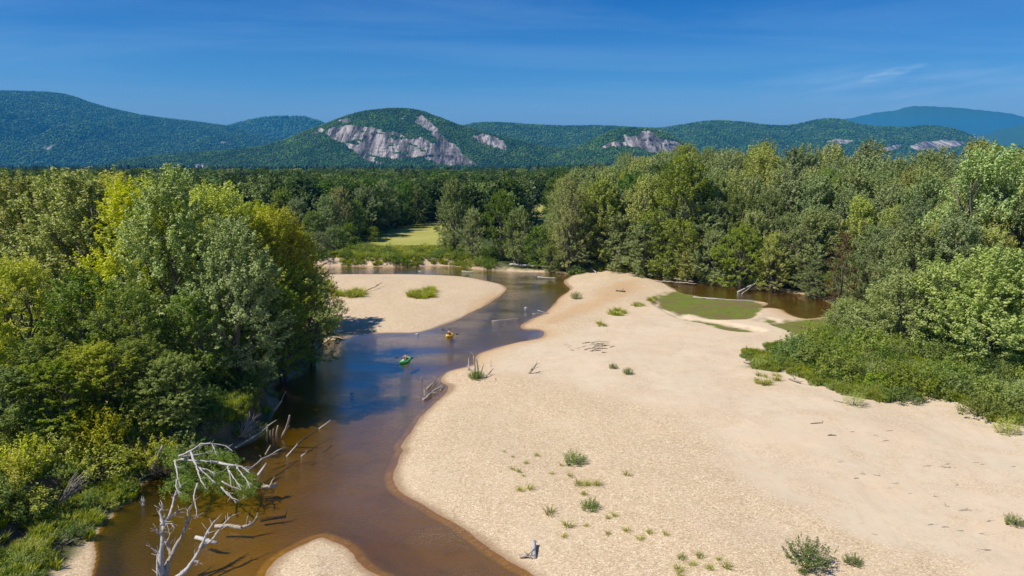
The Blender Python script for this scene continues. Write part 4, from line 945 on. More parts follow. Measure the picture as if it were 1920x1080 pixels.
for px, py, s, k, lab in [(1602, 760, .9, 'willow', 'round willow bush alone on the sandy edge below the right thicket'), (1685, 752, 1.0, 'dark', 'dark rounded bush on the edge of the right thicket'),
        (1840, 780, 1.2, 'green', 'broad green bush bulging onto the sand at the right'), (1885, 812, .6, 'yellow', 'low yellow-flowered bush touching the right edge sand'),
        (1425, 690, .8, 'willow', 'leafy bush at the left tip of the right thicket'), (1455, 685, .7, 'willow', 'blue-green bush beside the left tip of the right thicket'),
        (1510, 662, 1.0, 'dark', 'dark leafy shrub by the corner of the wet green flat'), (1545, 705, .8, 'willow', 'pale silvery shrub in the bright grass at the right')]:
    p = G(px, py); put_shrub(k, p.x, p.y, s, lab, None, z=p.z)
print('shrubs', shrub_n)

# grass: stuff
tuft_src = [src('grass_clump', make_tuft(s, .75, .55, 60, width=.03)) for s in (111, 112, 113)]
weed = [src('weed_clump', make_shrub(s, .55, .6, 'green', .09, 34, 16, .9, .4)[1]) for s in (114, 115)]
def grass_fill(name, label, poly_px, n, z, s0, s1, wshare=.2):
    poly = np.array(PX(poly_px, z)) if isinstance(poly_px[0], tuple) else poly_px
    lo = poly.min(0); hi = poly.max(0); c = rng.random((n*5, 2))*(hi-lo)+lo; c = c[sdf(poly, c[:, 0], c[:, 1]) < 0]
    f = fields(c[:, 0], c[:, 1]); d = -np.minimum(f['vl'], f['vr'])
    nzf = fbm(c[:, 0]*.35, c[:, 1]*.35, 201, 3); ok = (d > -.6) & (nzf > .52-.30*sstep(-.5, 3.0, d)); bn = sstep(75, 50, c[:, 1])*3.6; ok &= ~((-f['vl'] > bn*.9+.1) & (-f['vl'] < 1.5+bn*1.3) & (c[:, 1] < 100) & (c[:, 0] < 0) & (rng.random(len(c)) < .9)); pxx, pyy = proj(np.stack([c[:, 0], c[:, 1], c[:, 0]*0+1], -1)); ok &= ~((pxx > 925) & (pxx < 1062) & (pyy > 480) & (pyy < 520)); c = c[ok][:n]
    h = height(c[:, 0], c[:, 1]); m = len(c); ok = h > .02
    s = s0+(s1-s0)*rng.random(m)
    scatter(name, np.stack([c[:, 0], c[:, 1], h], -1)[ok], s[ok], rng.random(ok.sum())*6.28, tuft_src+weed, np.where(rng.random(ok.sum()) < wshare, rng.integers(3, 5, ok.sum()), rng.integers(0, 3, ok.sum())), kind='stuff', label=label, category='grass')
grass_fill('bank_grass', 'rank grass and weeds covering the left bank', [(-120, 700), (250, 700), (520, 690), (520, 770), (480, 826), (330, 880), (262, 930), (180, 1000), (60, 1110), (-120, 1200)], 12000, 2.0, .6, 1.2, .45)
grass_fill('thicket_grass', 'bright grass and weeds along the edge of the right thicket', [(1395, 655), (1560, 640), (1700, 680), (2000, 700), (2050, 870), (1880, 818), (1740, 770), (1600, 772), (1500, 722), (1400, 705)], 11000, .8, .7, 1.3, .10)
grass_fill('far_bank_grass', 'bright grass and low scrub on the far bank', [(600, 462), (700, 464), (850, 466), (1060, 480), (1220, 505), (1550, 560), (1550, 585), (1290, 529), (1080, 514), (930, 508), (860, 500), (640, 500)], 7000, 1.6, .8, 1.7, .5)

# tufts on the sand, each a thing
TF = [make_tuft(s, .55, .5, 46, 'grass', .013, 1.1) for s in (121, 122, 123)]
TD = [make_shrub(s, .55, .55, 'tuft', .085, 80, 26, 2.0, .9, narrow=.25, dome=.8) for s in (124, 125)]
def tuft(px, py, w, label, dense=False, group='grass tufts scattered on the big sandbar'):
    p = G(px, py); s = w
    if dense:
        st, fo = random.choice(TD); o = thing('green_bush', label, 'bush', p-Vector((0, 0, .02)), group, rotz=random.uniform(0, 6)); o.scale = (s, s, s); link('stems', st, o); link('foliage', fo, o)
    else:
        o = thing('grass_tuft', label, 'grass tuft', p, group, data=random.choice(TF), rotz=random.uniform(0, 6)); o.scale = (s*1.1, s*1.1, s)
    return o
def z4(x, y): return 940+x/3.6, 780+y/3.6
def z5(x, y): return 1400+x/3.6, 780+y/3.6
tuft(*z4(490, 320), 1.6, 'round dense green bush, largest plant in the middle of the gravel bar', True)
tuft(*z4(600, 625), 1.15, 'small dense green bush below the strip of grass on the gravel bar', True)
tuft(*z5(410, 1000), 2.3, 'biggest spiky green bush at the bottom right of the sandbar', True)
tuft(*z5(720, 1000), .95, 'small upright green bush just right of the biggest one', True)
tuft(*z5(1800, 730), 1.05, 'green bush alone at the right edge of the sandbar', True)
tuft(*z5(380, 1062), .5, 'tiny green plant below the biggest bush at the bottom', True)
tuft(1080, 560, 1.9, 'round green bush alone on the far gravel tip', True)
tuft(1150, 691, .9, 'small leafy plant, left one of a pair on the pale sand', True)
tuft(1177, 701, 1.1, 'small leafy plant, lower right one of a pair on the pale sand', True)
for i, (x, y, w, lab) in enumerate([(520, 470, 1.1, 'left part of the long grass strip on the gravel bar'), (575, 470, 1.1, 'middle tuft of the long grass strip on the gravel bar'), (640, 468, 1.15, 'right end tuft of the long grass strip on the gravel bar'), (465, 408, .8, 'tuft just above the long grass strip'),
        (130, 505, .9, 'left half of the low grass strip nearest the water'), (190, 498, 1.0, 'right half of the low grass strip nearest the water'), (325, 660, 1.3, 'spreading spiky tuft left of the small dense bush'), (445, 748, 1.1, 'leafy tuft below the spreading spiky one'),
        (245, 270, .8, 'tuft left of the round dense bush'), (550, 532, .8, 'tuft between the grass strip and the small dense bush'), (845, 400, .9, 'lone tuft right of the long grass strip')]):
    tuft(*z4(x, y), w, lab)
for x, y, w in [(165, 322, .6), (75, 362, .7), (115, 378, .7), (150, 408, .5), (405, 336, .6), (340, 392, .55), (420, 818, .7), (718, 695, .6), (765, 680, .7), (570, 745, .5), (720, 800, .6), (845, 780, .75), (935, 835, .7), (1000, 795, .7), (1110, 805, .6), (22, 242, .4), (78, 278, .4)]:
    tuft(*z4(x, y), w, 'small sparse grass tuft on the lower gravel bar')
for x, y, w in [(1215, 968, .85), (1340, 958, .85), (1290, 1010, .7), (1410, 1036, .8), (1460, 974, .55), (1530, 1030, 1.0), (1200, 1045, .9), (1200, 1075, .6)]:
    tuft(*z4(x, y), w, 'small tuft in the loose group at the bottom of the gravel bar', group='loose group of tufts at the bottom')
def patch(cx, cy, sx, sy, n, w0, w1, label, group):
    for i in range(n):
        a = random.uniform(0, 6.28); t = random.random()**.5
        tuft(cx+math.cos(a)*t*sx, cy+math.sin(a)*t*sy, random.uniform(w0, w1), label, group=group)
patch(790, 556, 26, 5, 34, 1.6, 2.8, 'tall grass clump in the lower lobe of the green patch on the inner bar', 'green patch on the inner bar')
patch(810, 547, 11, 3, 12, 1.6, 2.6, 'tall grass clump in the upper lobe of the green patch on the inner bar', 'green patch on the inner bar')
patch(655, 553, 30, 6, 30, 1.6, 2.8, 'tall grass clump beside the grove on the inner bar', 'grass beside the grove on the inner bar')
patch(1158, 588, 16, 6, 16, .9, 1.8, 'grass clump in the denser patch on the sandbar ridge', 'grass along the ridge of the sandbar')
patch(1195, 574, 12, 4, 8, .8, 1.4, 'thin grass clump between the ridge patch and the wet flat', 'grass along the ridge of the sandbar')
patch(1222, 563, 10, 5, 10, .8, 1.5, 'grass clump at the corner of the wet green flat', 'grass along the ridge of the sandbar')
patch(1122, 610, 16, 3, 7, .8, 1.5, 'grass clump at the lower end of the sandbar ridge', 'grass along the ridge of the sandbar')
patch(1440, 712, 30, 12, 14, .7, 1.4, 'grass tuft on bare sand at the left tip of the right thicket', 'tufts at the tip of the right thicket')

# ------------------------------------------------------------------ driftwood
def log_thing(name, label, pts, r0, r1, mat=MB_drift, cat='driftwood', group=None, twigs=0, sides=8):
    """pts: points of the place; a knotty tapered log with broken stubs as one body"""
    pts = [Vector(p) for p in pts]; base = pts[0].copy(); rs = random.Random(len(label)*7+int(base.x*10))
    fine_ = []
    for i in range(len(pts)-1):
        n = max(2, int((pts[i+1]-pts[i]).length/0.7)); seg = bend(pts[i], pts[i+1], n, .035, 0, rs); fine_ += seg[:-1]
    fine_.append(pts[-1]); m = len(fine_)
    rad = [(r0+(r1-r0)*i/(m-1))*rs.uniform(.86, 1.14) for i in range(m)]
    specs = [([p-base for p in fine_], rad)]
    for k in range(twigs):
        i = rs.randrange(1, m); p = fine_[i]; Lg = rs.uniform(.3, 1.1)*(4*r0+.4)
        d = Vector((rs.uniform(-1, 1), rs.uniform(-1, 1), rs.uniform(-.1, 1.1))).normalized(); q = p+d*Lg
        specs.append(([p-base, (p+q)/2-base+Vector((rs.uniform(-.06, .06), 0, .03)), q-base], [rad[i]*.5, rad[i]*.35, .015]))
    return thing(name, label, cat, base, group, data=tubes_mesh(name, specs, mat, sides))
def LG(a, b, r, label, ha=.1, hb=.1, mat=MB_drift, twigs=1, mid=None, group=None, name='driftwood_log', cat='driftwood', r1=None):
    r *= .72 if r > .1 else .85
    pts = [P(*a, ha)]+([P(*mid[:2], mid[2])] if mid else [])+[P(*b, hb)]
    return log_thing(name, label, pts, r, r1 if r1 else r*.55, mat, cat, group, twigs)
def z7(x, y): return 740+x/3.84, 560+y/3.84
def z8(x, y): return 400+x/3.6, 560+y/3.6
def zz5(x, y): return 960+x/3, 280+y/3
def z2(x, y): return 230+x/3.6, 780+y/3.6
def z1(x, y): return x/3.6, 780+y/3.6
LG(z7(232, 650), z7(300, 585), .16, 'upper of two grey logs beached at the point of the gravel bar', .05, .25, twigs=2)
LG(z7(205, 728), z7(345, 620), .20, 'lower, longer grey log beached at the point of the gravel bar', .05, .25, twigs=3)
LG(z7(325, 668), z7(362, 615), .06, 'thin pale stick beside the beached logs', .05, .2)
LG(z7(197, 592), z7(196, 562), .09, 'short stub standing in the water off the gravel point', -.1, .6, twigs=0)
LG(z7(215, 700), z7(212, 645), .07, 'stub at the water end of the lower beached log', 0, .5, twigs=0)
for a, b, r, hb, lab in [((580, 565), (568, 412), .13, 2.6, 'tallest upright snag at the water edge'), ((528, 520), (532, 430), .09, 1.5, 'leaning snag in the water left of the tallest one'), ((602, 560), (590, 425), .09, 2.3, 'second snag just right of the tallest one'),
        ((610, 560), (640, 470), .07, 1.4, 'short forked snag at the right of the cluster'), ((690, 492), (692, 440), .05, .9, 'thin stick upright on the sand right of the snags'), ((640, 575), (695, 522), .12, .5, 'dark root log lying at the foot of the snags'), ((545, 520), (520, 480), .06, .5, 'thin branch dipping into the water by the snags')]:
    p = G(*z7(*a)); q = P(*z7(*b), p.z+hb); log_thing('snag', lab, [p-Vector((0, 0, .2)), p.lerp(q, .5)+Vector((.06, 0, .05)), q], r, r*.5, MB_drift if r > .1 else MB_white, 'snag', 'snags at the edge of the gravel bar', 3)
tuft(*z7(590, 578), 1.5, 'leafy bush at the foot of the upright snags', True, None); tuft(*z7(570, 572), 1.1, 'small leafy bush at the left foot of the upright snags', True, None)
p = G(*z7(965, 540)); log_thing('tree_root', 'small dark stump with a trailing twig on the pale sand', [p, p+Vector((.5, .3, .5)), p+Vector((.9, .9, .9))], .16, .08, MB_drift, 'stump', None, 5)
LG(z7(700, 163), z7(905, 143), .16, 'half sunken grey log lying across the channel', -.04, .04, twigs=1)
LG(z7(992, 108), z7(1112, 106), .08, 'grey branch at the edge of the gravel tip', .05, .1, twigs=4)
LG(z7(1030, 84), z7(1100, 106), .07, 'white branch leaning on the grey one at the gravel tip', .5, .1, MB_white)
LG(z7(728, 590), z7(730, 568), .06, 'tiny upright stick on the sand below the stump', .3, .8, twigs=0)
LG((956, 496), (1042, 500), .34, 'long pale fallen trunk on the bank beyond the bend', 1.3, 1.2, MB_white, 3)
LG((952, 506), (1040, 507), .22, 'lower pale fallen trunk at the far waterline', .3, .3, MB_white, 3, mid=(1000, 503, .5))
LG((1008, 519), (1043, 521), .14, 'pale log lying in shallow water beyond the bend', .0, .02, MB_white)
LG((866, 508), (888, 510), .13, 'small pale log in the water at the far cut bank', .0, .02, MB_white)
LG((784, 508), (790, 510), .1, 'tiny pale snag in the water before the cut bank', .1, .3, MB_white)
LG((1123, 516), (1095, 491), .17, 'slim pale trunk leaning into the forest edge', .3, 2.0, MB_white)
LG((1298, 510), (1270, 491), .28, 'thick pale trunk slanting out of the forest', .8, 3.0, MB_white, 1)
LG((1228, 526), (1306, 532), .22, 'long log in the jam behind the sandbar tip', .3, .4, MB_drift, 4)
LG((1262, 522), (1300, 528), .2, 'upper log in the jam behind the sandbar tip', .6, .6, MB_drift, 3)
LG((1270, 532), (1240, 520), .16, 'crossing dark log in the jam behind the sandbar tip', .3, .7, MB_wet, 3)
LG((1383, 548), (1447, 522), .24, 'big forked pale trunk sloping into the backwater', .1, 2.2, MB_white, 3, mid=(1408, 535, 1.2))
LG((1391, 551), (1412, 535), .14, 'second prong of the forked trunk in the backwater', .1, 1.2, MB_white, 1)
LG((1300, 557), (1414, 564), .2, 'long pale log lying along the wet green flat', .12, .12, MB_white, 1, mid=(1350, 561, .15))
LG((1396, 563), (1413, 563), .1, 'short log end beside the long one on the flat', .1, .15, MB_white, 0)
for a, b in [((880, 965), (912, 998)), ((862, 990), (900, 990)), ((895, 1020), (915, 1010))]:
    LG(zz5(*a), zz5(*b), .1, 'broken grey branch piece on the sand below the wet flat', .15, .25, MB_drift, 2, group='branch pieces below the wet flat', name='branch')
LG((1540, 596), (1560, 595), .08, 'pale plank-like log in the right corner of the backwater', .15, .15, MB_white, 0)
for i, X in enumerate((1053, 1057)):
    p = G(X, 499); q = PY(X+(-2, 3)[i], (432, 438)[i], p.y); log_thing('dead_tree', ['slim white dead trunk, taller of the pair at the forest end', 'slim white dead trunk, right one of the pair at the forest end'][i], [p, p.lerp(Vector(q), .5), Vector(q)], .22, .12, MB_white, 'dead tree', None, 2)
# left shore logs
def LZ(a, b, r, ha, hb, lab, mat=MB_drift, tw=1, mid=None, name='driftwood_log'):
    return LG(z8(*a), z8(*b), r, lab, ha, hb, mat, tw, mid=(*z8(mid[0], mid[1]), mid[2]) if mid else None, name=name)
LZ((250, 472), (660, 350), .13, 1.0, 1.9, 'long white trunk reaching out over the dark water above the sand shelf', MB_white, 2, (480, 380, 1.8))
LZ((40, 658), (302, 605), .15, 2.4, 2.2, 'white trunk lying along the top of the dark bank', MB_white, 1)
LZ((298, 632), (440, 190), .17, 1.2, 7.5, 'dark slender trunk leaning from the sand shelf into the leaves', MB_grey, 3, (372, 390, 4.5), 'leaning_trunk')
LZ((410, 755), (460, 690), .22, .6, 1.6, 'pale broken stump leaning over the black water', MB_drift, 1)
for a, b, hb, r, lab in [((362, 972), (365, 852), 1.9, .15, 'leftmost pale post of the row of broken stumps'), ((384, 965), (384, 890), 1.2, .12, 'second pale post of the row of broken stumps'), ((402, 935), (405, 880), .9, .09, 'thin short post behind the row of broken stumps'), ((425, 975), (436, 858), 1.9, .16, 'thick pale post in the middle of the broken stumps')]:
    LZ(a, b, r, -.2, hb, lab, MB_drift, 0, name='broken_stump')
LZ((462, 945), (515, 788), .19, -.2, 2.6, 'tallest jagged stump at the right of the row, dark at its top', MB_drift, 2, (490, 880, 1.0), 'broken_stump')
LZ((152, 1005), (425, 820), .10, .5, 1.6, 'long bare branch slanting up behind the broken stumps', MB_drift, 3, (300, 915, 1.0), 'branch')
LZ((352, 1052), (386, 990), .11, .0, .8, 'short pale stub in the water below the broken stumps', MB_drift, 0)
LZ((495, 1066), (570, 980), .09, .0, .9, 'pale stick rising from the olive water', MB_white, 0)
LZ((330, 1085), (485, 1000), .10, .1, .5, 'curved grey branch lying half in the olive water', MB_drift, 2)
LZ((560, 985), (712, 880), .09, -.05, .1, 'wet black part of a sunken branch in midstream', MB_wet, 2)
LZ((710, 880), (790, 820), .08, .0, .7, 'pale tip of the sunken branch sticking out of midstream', MB_white, 0)
LZ((740, 1035), (800, 990), .07, -.03, .05, 'dark snag just breaking the surface near the middle', MB_wet, 2)
LZ((595, 1065), (625, 1040), .10, .0, .15, 'small grey snag in the olive shallows', MB_drift, 1)
def zl(a, h): return P(*z2(*a), h)
log_thing('driftwood_log', 'gnarled half rotten log lying in the olive shallows', [zl((625, 745), .1), zl((720, 740), .25), zl((800, 755), .2), zl((880, 725), .4)], .15, .11, MB_drift, 'driftwood', None, 9)
log_thing('driftwood_log', 'short pale log beside the curved limb of the dead tree', [zl((495, 820), .15), zl((560, 840), .3), zl((638, 856), .25)], .15, .12, MB_white, 'driftwood', None, 1)
log_thing('driftwood_log', 'dark log below the surface casting a black shape on the bed', [zl((930, 700), -.25), zl((1100, 680), -.2)], .18, .10, MB_wet, 'driftwood', None, 2)
log_thing('driftwood_log', 'grey waterlogged stump at the tip of the fallen leafy tree', [zl((950, 480), .0), zl((990, 480), .25), zl((1040, 465), .2)], .2, .15, MB_drift, 'driftwood', None, 4)
log_thing('driftwood_log', 'pale pointed log floating right of the fallen leafy tree', [zl((915, 400), .0), zl((970, 318), .5)], .15, .05, MB_white, 'driftwood', None, 0)
log_thing('branch', 'long curved branch running out of the leafy fallen tree', [zl((780, 410), .4), zl((870, 350), .5), zl((940, 290), .7), zl((1090, 212), .5)], .10, .05, MB_drift, 'branch', None, 2)
p = G(1000, 1048); q = P(1001, 1014, p.z+.5)
log_thing('driftwood_log', 'upright grey log stub with a small dark root on the lower gravel shore', [p, p.lerp(q, .5), q], .20, .12, MB_white, 'driftwood', None, 1)
log_thing('root', 'small dark root wad beside the grey stub', [p+Vector((-.9, .2, .05)), p+Vector((-.4, .1, .2)), p+Vector((-.1, 0, .1))], .12, .06, MB_drift, 'root', None, 6)

# the bleached dead tree in the lower left: three limbs, each with its boughs
def dead(name, label, trunk, branches, mat, r0, cat='dead tree'):
    base = Vector(trunk[0]); o = thing(name, label, cat, base)
    def mesh(nm, pts, ra, rb, par, n=4):
        f = []; pts = [Vector(p) for p in pts]; rs = random.Random(int(ra*1e4)+len(pts))
        for i in range(len(pts)-1): f += bend(pts[i], pts[i+1], n, .05, 0, rs)[:-1]
        f.append(pts[-1]); m = len(f); rad = [(ra+(rb-ra)*i/(m-1))*rs.uniform(.82, 1.16) for i in range(m)]
        sp = [([q-base for q in f], rad)]; axis_ = (f[-1]-f[0]).normalized()
        for k in range(int(m*.8) if nm == 'branch' else 3):
            i = rs.randrange(1, m); d = (axis_*.8+Vector((rs.uniform(-1, 1), rs.uniform(-1, 1), rs.uniform(-.6, .9)))).normalized(); Lq = rs.uniform(.2, .8)
            q0 = f[i]; q1 = q0+d*Lq*.5+Vector((rs.uniform(-.06, .06), rs.uniform(-.06, .06), rs.uniform(-.04, .06))); q2 = q0+d*Lq
            sp.append(([q0-base, q1-base, q2-base], [min(.03, rad[i]*.5), .016, .006]))
        return link(nm, tubes_mesh(nm, sp, mat, 8), par)
    mesh('trunk', trunk, r0, r0*.45, o)
    for pts, ra, rb in branches: mesh('branch', pts, ra, rb, o)
    return o
B = [(300, -.3)]
dead('dead_tree', 'bleached white dead tree standing in the water at the bottom left',
     [zl((255, 1130), -.4), zl((255, 1000), .8), zl((268, 850), 2.2), zl((272, 740), 3.2)],
     [([zl((272, 740), 3.2), zl((262, 690), 3.6), zl((250, 645), 4.0), zl((275, 610), 4.3)], .13, .04),
      ([zl((275, 735), 3.2), zl((320, 660), 3.8), zl((345, 560), 4.4), zl((365, 500), 4.8)], .10, .03),
      ([zl((268, 800), 2.7), zl((238, 790), 2.9), zl((232, 765), 3.2)], .08, .05),
      ([zl((300, 700), 3.5), zl((350, 660), 3.6), zl((385, 630), 3.8)], .06, .02),
      ([zl((290, 730), 3.3), zl((330, 725), 3.3), zl((350, 760), 3.1)], .05, .02),
      ([zl((255, 960), 1.2), zl((235, 915), 1.6), zl((190, 888), 1.9)], .07, .03),
      ([zl((240, 1090), .2), zl((232, 1000), .9), zl((238, 920), 1.5)], .07, .04)], MB_white, .21)
dead('dead_tree', 'brownish forked dead limb rising beside the white dead tree',
     [zl((275, 1130), -.4), zl((300, 1010), .5), zl((330, 940), 1.0), zl((370, 860), 1.7), zl((415, 790), 2.3)],
     [([zl((330, 940), 1.0), zl((310, 880), 1.5), zl((290, 845), 1.9)], .14, .10),
      ([zl((415, 790), 2.3), zl((435, 700), 3.0), zl((440, 640), 3.5), zl((465, 600), 3.8)], .10, .03),
      ([zl((425, 760), 2.5), zl((455, 700), 2.9), zl((465, 690), 3.0)], .06, .02),
      ([zl((300, 850), 1.8), zl((320, 800), 2.1), zl((300, 740), 2.6)], .05, .02)], MB_drift, .20)
dead('dead_tree', 'curved pale dead limb sweeping up to the right at the bottom left',
     [zl((340, 1110), -.2), zl((430, 1040), .4), zl((480, 970), .9), zl((520, 900), 1.4)],
     [([zl((520, 900), 1.4), zl((560, 810), 2.1), zl((600, 740), 2.6), zl((625, 705), 3.0)], .11, .04),
      ([zl((535, 890), 1.4), zl((600, 840), 1.8), zl((660, 750), 2.4), zl((725, 680), 2.9)], .09, .03),
      ([zl((480, 970), .9), zl((500, 985), .8), zl((515, 990), .8)], .05, .03),
      ([zl((590, 850), 1.7), zl((560, 860), 1.6)], .04, .02)], MB_white, .17)
# the fallen tree with live foliage below bare white boughs
ft = dead('fallen_tree', 'tree fallen from the left bank with bare white boughs over green leaves',
     [zl((345, 305), 1.6), zl((400, 292), 2.4), zl((480, 300), 2.5), zl((590, 308), 2.4)],
     [([zl((650, 315), 2.2), zl((720, 330), 2.3), zl((800, 340), 2.2), (zl((860, 385), 1.9))], .12, .04),
      ([zl((590, 308), 2.4), zl((650, 315), 2.2)], .12, .11),
      ([zl((380, 270), 2.8), zl((455, 240), 3.2), zl((525, 190), 3.6), zl((600, 185), 3.6), zl((690, 200), 3.3), zl((745, 240), 2.9)], .10, .03),
      ([zl((455, 235), 3.2), zl((480, 300), 2.9), zl((510, 370), 2.5), zl((530, 440), 2.1), zl((565, 495), 1.7)], .10, .03),
      ([zl((355, 305), 2.4), zl((370, 390), 2.0), zl((395, 485), 1.5)], .08, .03),
      ([zl((365, 430), 1.8), zl((360, 480), 1.6), zl((385, 540), 1.2)], .06, .02),
      ([zl((505, 455), 2.0), zl((480, 540), 1.5), zl((495, 620), 1.0), zl((502, 680), .7)], .07, .02),
      ([zl((500, 345), 2.6), zl((570, 360), 2.4), zl((630, 395), 2.1)], .06, .02),
      ([zl((520, 350), 2.6), zl((600, 430), 2.0), zl((630, 460), 1.7)], .05, .02),
      ([zl((710, 330), 2.2), zl((725, 400), 1.8), zl((735, 480), 1.4)], .07, .02),
      ([zl((720, 370), 2.0), zl((760, 430), 1.6), zl((800, 500), 1.2)], .06, .02),
      ([zl((770, 345), 2.2), zl((830, 420), 1.7), zl((860, 490), 1.3)], .06, .02),
      ([zl((665, 480), 1.5), zl((700, 520), 1.2), zl((740, 555), 1.0), zl((790, 570), .9)], .07, .02),
      ([zl((670, 440), 1.6), zl((720, 470), 1.4), zl((800, 500), 1.2)], .05, .02),
      ([zl((700, 510), 1.3), zl((735, 545), 1.0), zl((755, 575), .8)], .04, .02),
      ([zl((400, 275), 2.7), zl((480, 265), 2.6), zl((570, 250), 2.5)], .09, .04),
      ([zl((600, 190), 3.5), zl((620, 225), 3.2), zl((625, 250), 3.0)], .04, .02)], MB_white, .12, 'fallen tree')
base = ft.location
C = []; 
for x, y, h, n in [(330, 300, 1.7, 14), (400, 350, 1.7, 20), (350, 420, 1.1, 14), (320, 490, .7, 8), (430, 440, 1.2, 18), (450, 510, .7, 12), (540, 300, 1.8, 16), (620, 260, 1.9, 16), (700, 270, 1.7, 14), (600, 380, 1.3, 16), (680, 400, 1.2, 16),
                   (760, 400, 1.1, 14), (840, 420, 1.0, 14), (880, 440, .7, 10), (790, 480, .7, 12), (560, 470, .8, 12), (640, 470, .7, 10), (380, 260, 2.1, 12), (470, 390, 1.4, 12), (330, 220, 2.3, 10), (850, 500, .4, 8), (740, 320, 1.6, 10)]:
    for k in range(n): C.append(tuple(zl((x+random.gauss(0, 32), y+random.gauss(0, 26)), max(.15, h+random.gauss(0, .25)))-base))
C = np.array(C); D = rng.normal(size=C.shape)*.4+np.array([.3, -.1, -.7]); D /= np.linalg.norm(D, axis=1)[:, None]
V, Fq, tn = leaves(C, D, .33, 44, .15, 1.3, None, None, upb=.5, narrow=.35)
link('foliage', mk_mesh('foliage', V, Fq, ML['green'], attrs={'tone': tn}), ft)
# brush and roots at the left bank
def brush(label, p, n, h, r, mat, lean=(0, 0), name='dead_brush', cat='dead brush', up=1.0):
    rs = random.Random(int(abs(p[0])*100)); specs = []
    for i in range(n):
        a = rs.uniform(0, 6.28); q = Vector((math.cos(a)*r*rs.uniform(.1, 1)+lean[0], math.sin(a)*r*rs.uniform(.1, 1)+lean[1], h*rs.uniform(.3, 1)*up)); b0 = Vector((rs.uniform(-.2, .2)*r, rs.uniform(-.2, .2)*r, -.05))
        s = bend(b0, q, 3, .12, .05, rs); specs.append((s, [.045, .03, .02, .008]))
        if rs.random() < .7: specs.append(([s[1], s[1].lerp(q, .6)+Vector((rs.uniform(-.3, .3)*r, rs.uniform(-.3, .3)*r, .1))], [.02, .006]))
    return thing(name, label, cat, p, None, data=tubes_mesh(name, specs, mat, 4))
p = P(*z1(415, 575), 1.5); brush('fan of bare grey twigs on the slumped left bank', p, 26, 2.4, .8, MB_drift, (1.2, .9))
p = G(*z1(520, 800)); brush('tangled pile of dead brush above the lower sand strip', p, 34, .9, 1.9, MB_drift, (0, 0))
p = G(*z1(420, 860)); brush('flat dead twigs trailing over the lower left sand', p, 22, .6, 1.7, MB_drift)
p = P(*z1(965, 605), 0); brush('little crown of pale bare twigs standing in the shallows', p, 12, .8, .42, MB_white)
p = P(*z2(250, 400), .6); brush('tangle of exposed roots under the collapsed bank', p, 44, 1.1, 1.6, MB_brown, (.4, 0), 'exposed_roots', 'roots')
p = P(*z2(330, 440), .2); brush('reddish root mat hanging at the waterline by the fallen tree', p, 36, .8, 1.2, MB_brown, (.2, .2), 'exposed_roots', 'roots')
p = P(*z8(190, 930), .8); brush('spray of grey dead twigs on the dark bank behind the branch', p, 22, 2.2, 1.3, MB_drift, (.9, .8))
log_thing('broken_stump', 'grey split stump leaning out of the collapsed bank', [zl((195, 375), .6), zl((235, 280), 1.6), zl((270, 200), 2.6)], .16, .10, MB_drift, 'stump', None, 1)
log_thing('branch', 'thin curved twig left of the split stump', [zl((150, 235), 2.0), zl((180, 275), 1.7), zl((218, 295), 1.5)], .05, .03, MB_drift, 'branch', None, 0)
log_thing('branch', 'thin stick lying at the foot of the collapsed bank', [zl((110, 430), .5), zl((160, 400), .7), zl((225, 385), .9)], .05, .03, MB_drift, 'branch', None, 1)
# sticks and small debris on the sand
def stick(px, py, ln, ang, r, label, group, mat=MB_drift):
    p = G(px, py)+Vector((0, 0, r*.6)); d = Vector((math.cos(ang), math.sin(ang), random.uniform(-.02, .1)))*ln
    return log_thing('stick', label, [p-d/2, p+Vector((0, 0, r*.5)), p+d/2], r, r*.5, mat, 'stick', group, random.choice([0, 1, 2]), 5)
for i in range(30):
    px = random.gauss(1122, 14); py = random.gauss(651, 6)
    stick(px, py, random.uniform(.4, 1.5), random.uniform(-.4, 1.0), random.uniform(.03, .06), 'dark stick in the debris patch on the pale sand', 'sticks in the debris patch on the sand', MB_wet if i % 3 else MB_drift)
for i in range(8): stick(random.uniform(1060, 1105), 650+random.uniform(-4, 8), random.uniform(.2, .7), random.uniform(-.5, .8), .03, 'thin twig strewn left of the debris patch', 'twigs left of the debris patch')
stick(1531, 794, 1.2, .1, .05, 'bent dark stick on the sand below the right thicket', None, MB_wet); stick(1560, 817, .8, 0, .05, 'dark flat driftwood chip on the smooth sand', None, MB_wet)
for x, y, ln in [(880, 60, .9), (960, 105, 1.2), (880, 135, .8), (500, 305, .7), (630, 315, .8), (785, 390, .7), (865, 405, .7), (750, 423, .6), (985, 460, .6), (970, 492, .6), (1100, 522, .7), (1290, 548, .9), (1340, 610, .7), (1480, 635, 1.0), (1640, 715, .8), (1230, 735, .8), (1325, 748, .5), (1450, 780, .5), (1585, 800, .7), (1360, 325, 1.1), (1355, 345, .9), (1225, 335, .6), (1410, 468, .5), (850, 800, .6), (1620, 905, 1.0), (955, 170, .8), (720, 110, .7), (1840, 535, 1.0), (1600, 325, .9), (1540, 315, .6), (1800, 345, .5), (565, 217, .4)]:
    q = z5(x, y)
    for k in range(random.choice([0, 1, 1, 2])): stick(q[0]+random.uniform(-5, 5), q[1]+random.uniform(-1.5, 1.5), ln*random.uniform(.4, .9), random.uniform(-.6, .3), random.uniform(.02, .038), 'small weathered twig strewn on the smooth sand at the lower right', 'twigs strewn on the smooth sand')
log_thing('driftwood_log', 'grey chunk of driftwood at the left tip of the right thicket', [G(1396, 680), G(1408, 684)+Vector((0, 0, .3))], .2, .15, MB_drift, 'driftwood', None, 2)
log_thing('driftwood_log', 'grey driftwood piece in the sandy gap of the thicket edge', [G(1480, 712)+Vector((0, 0, .1)), G(1500, 720)+Vector((0, 0, .25))], .14, .1, MB_drift, 'driftwood', None, 3)
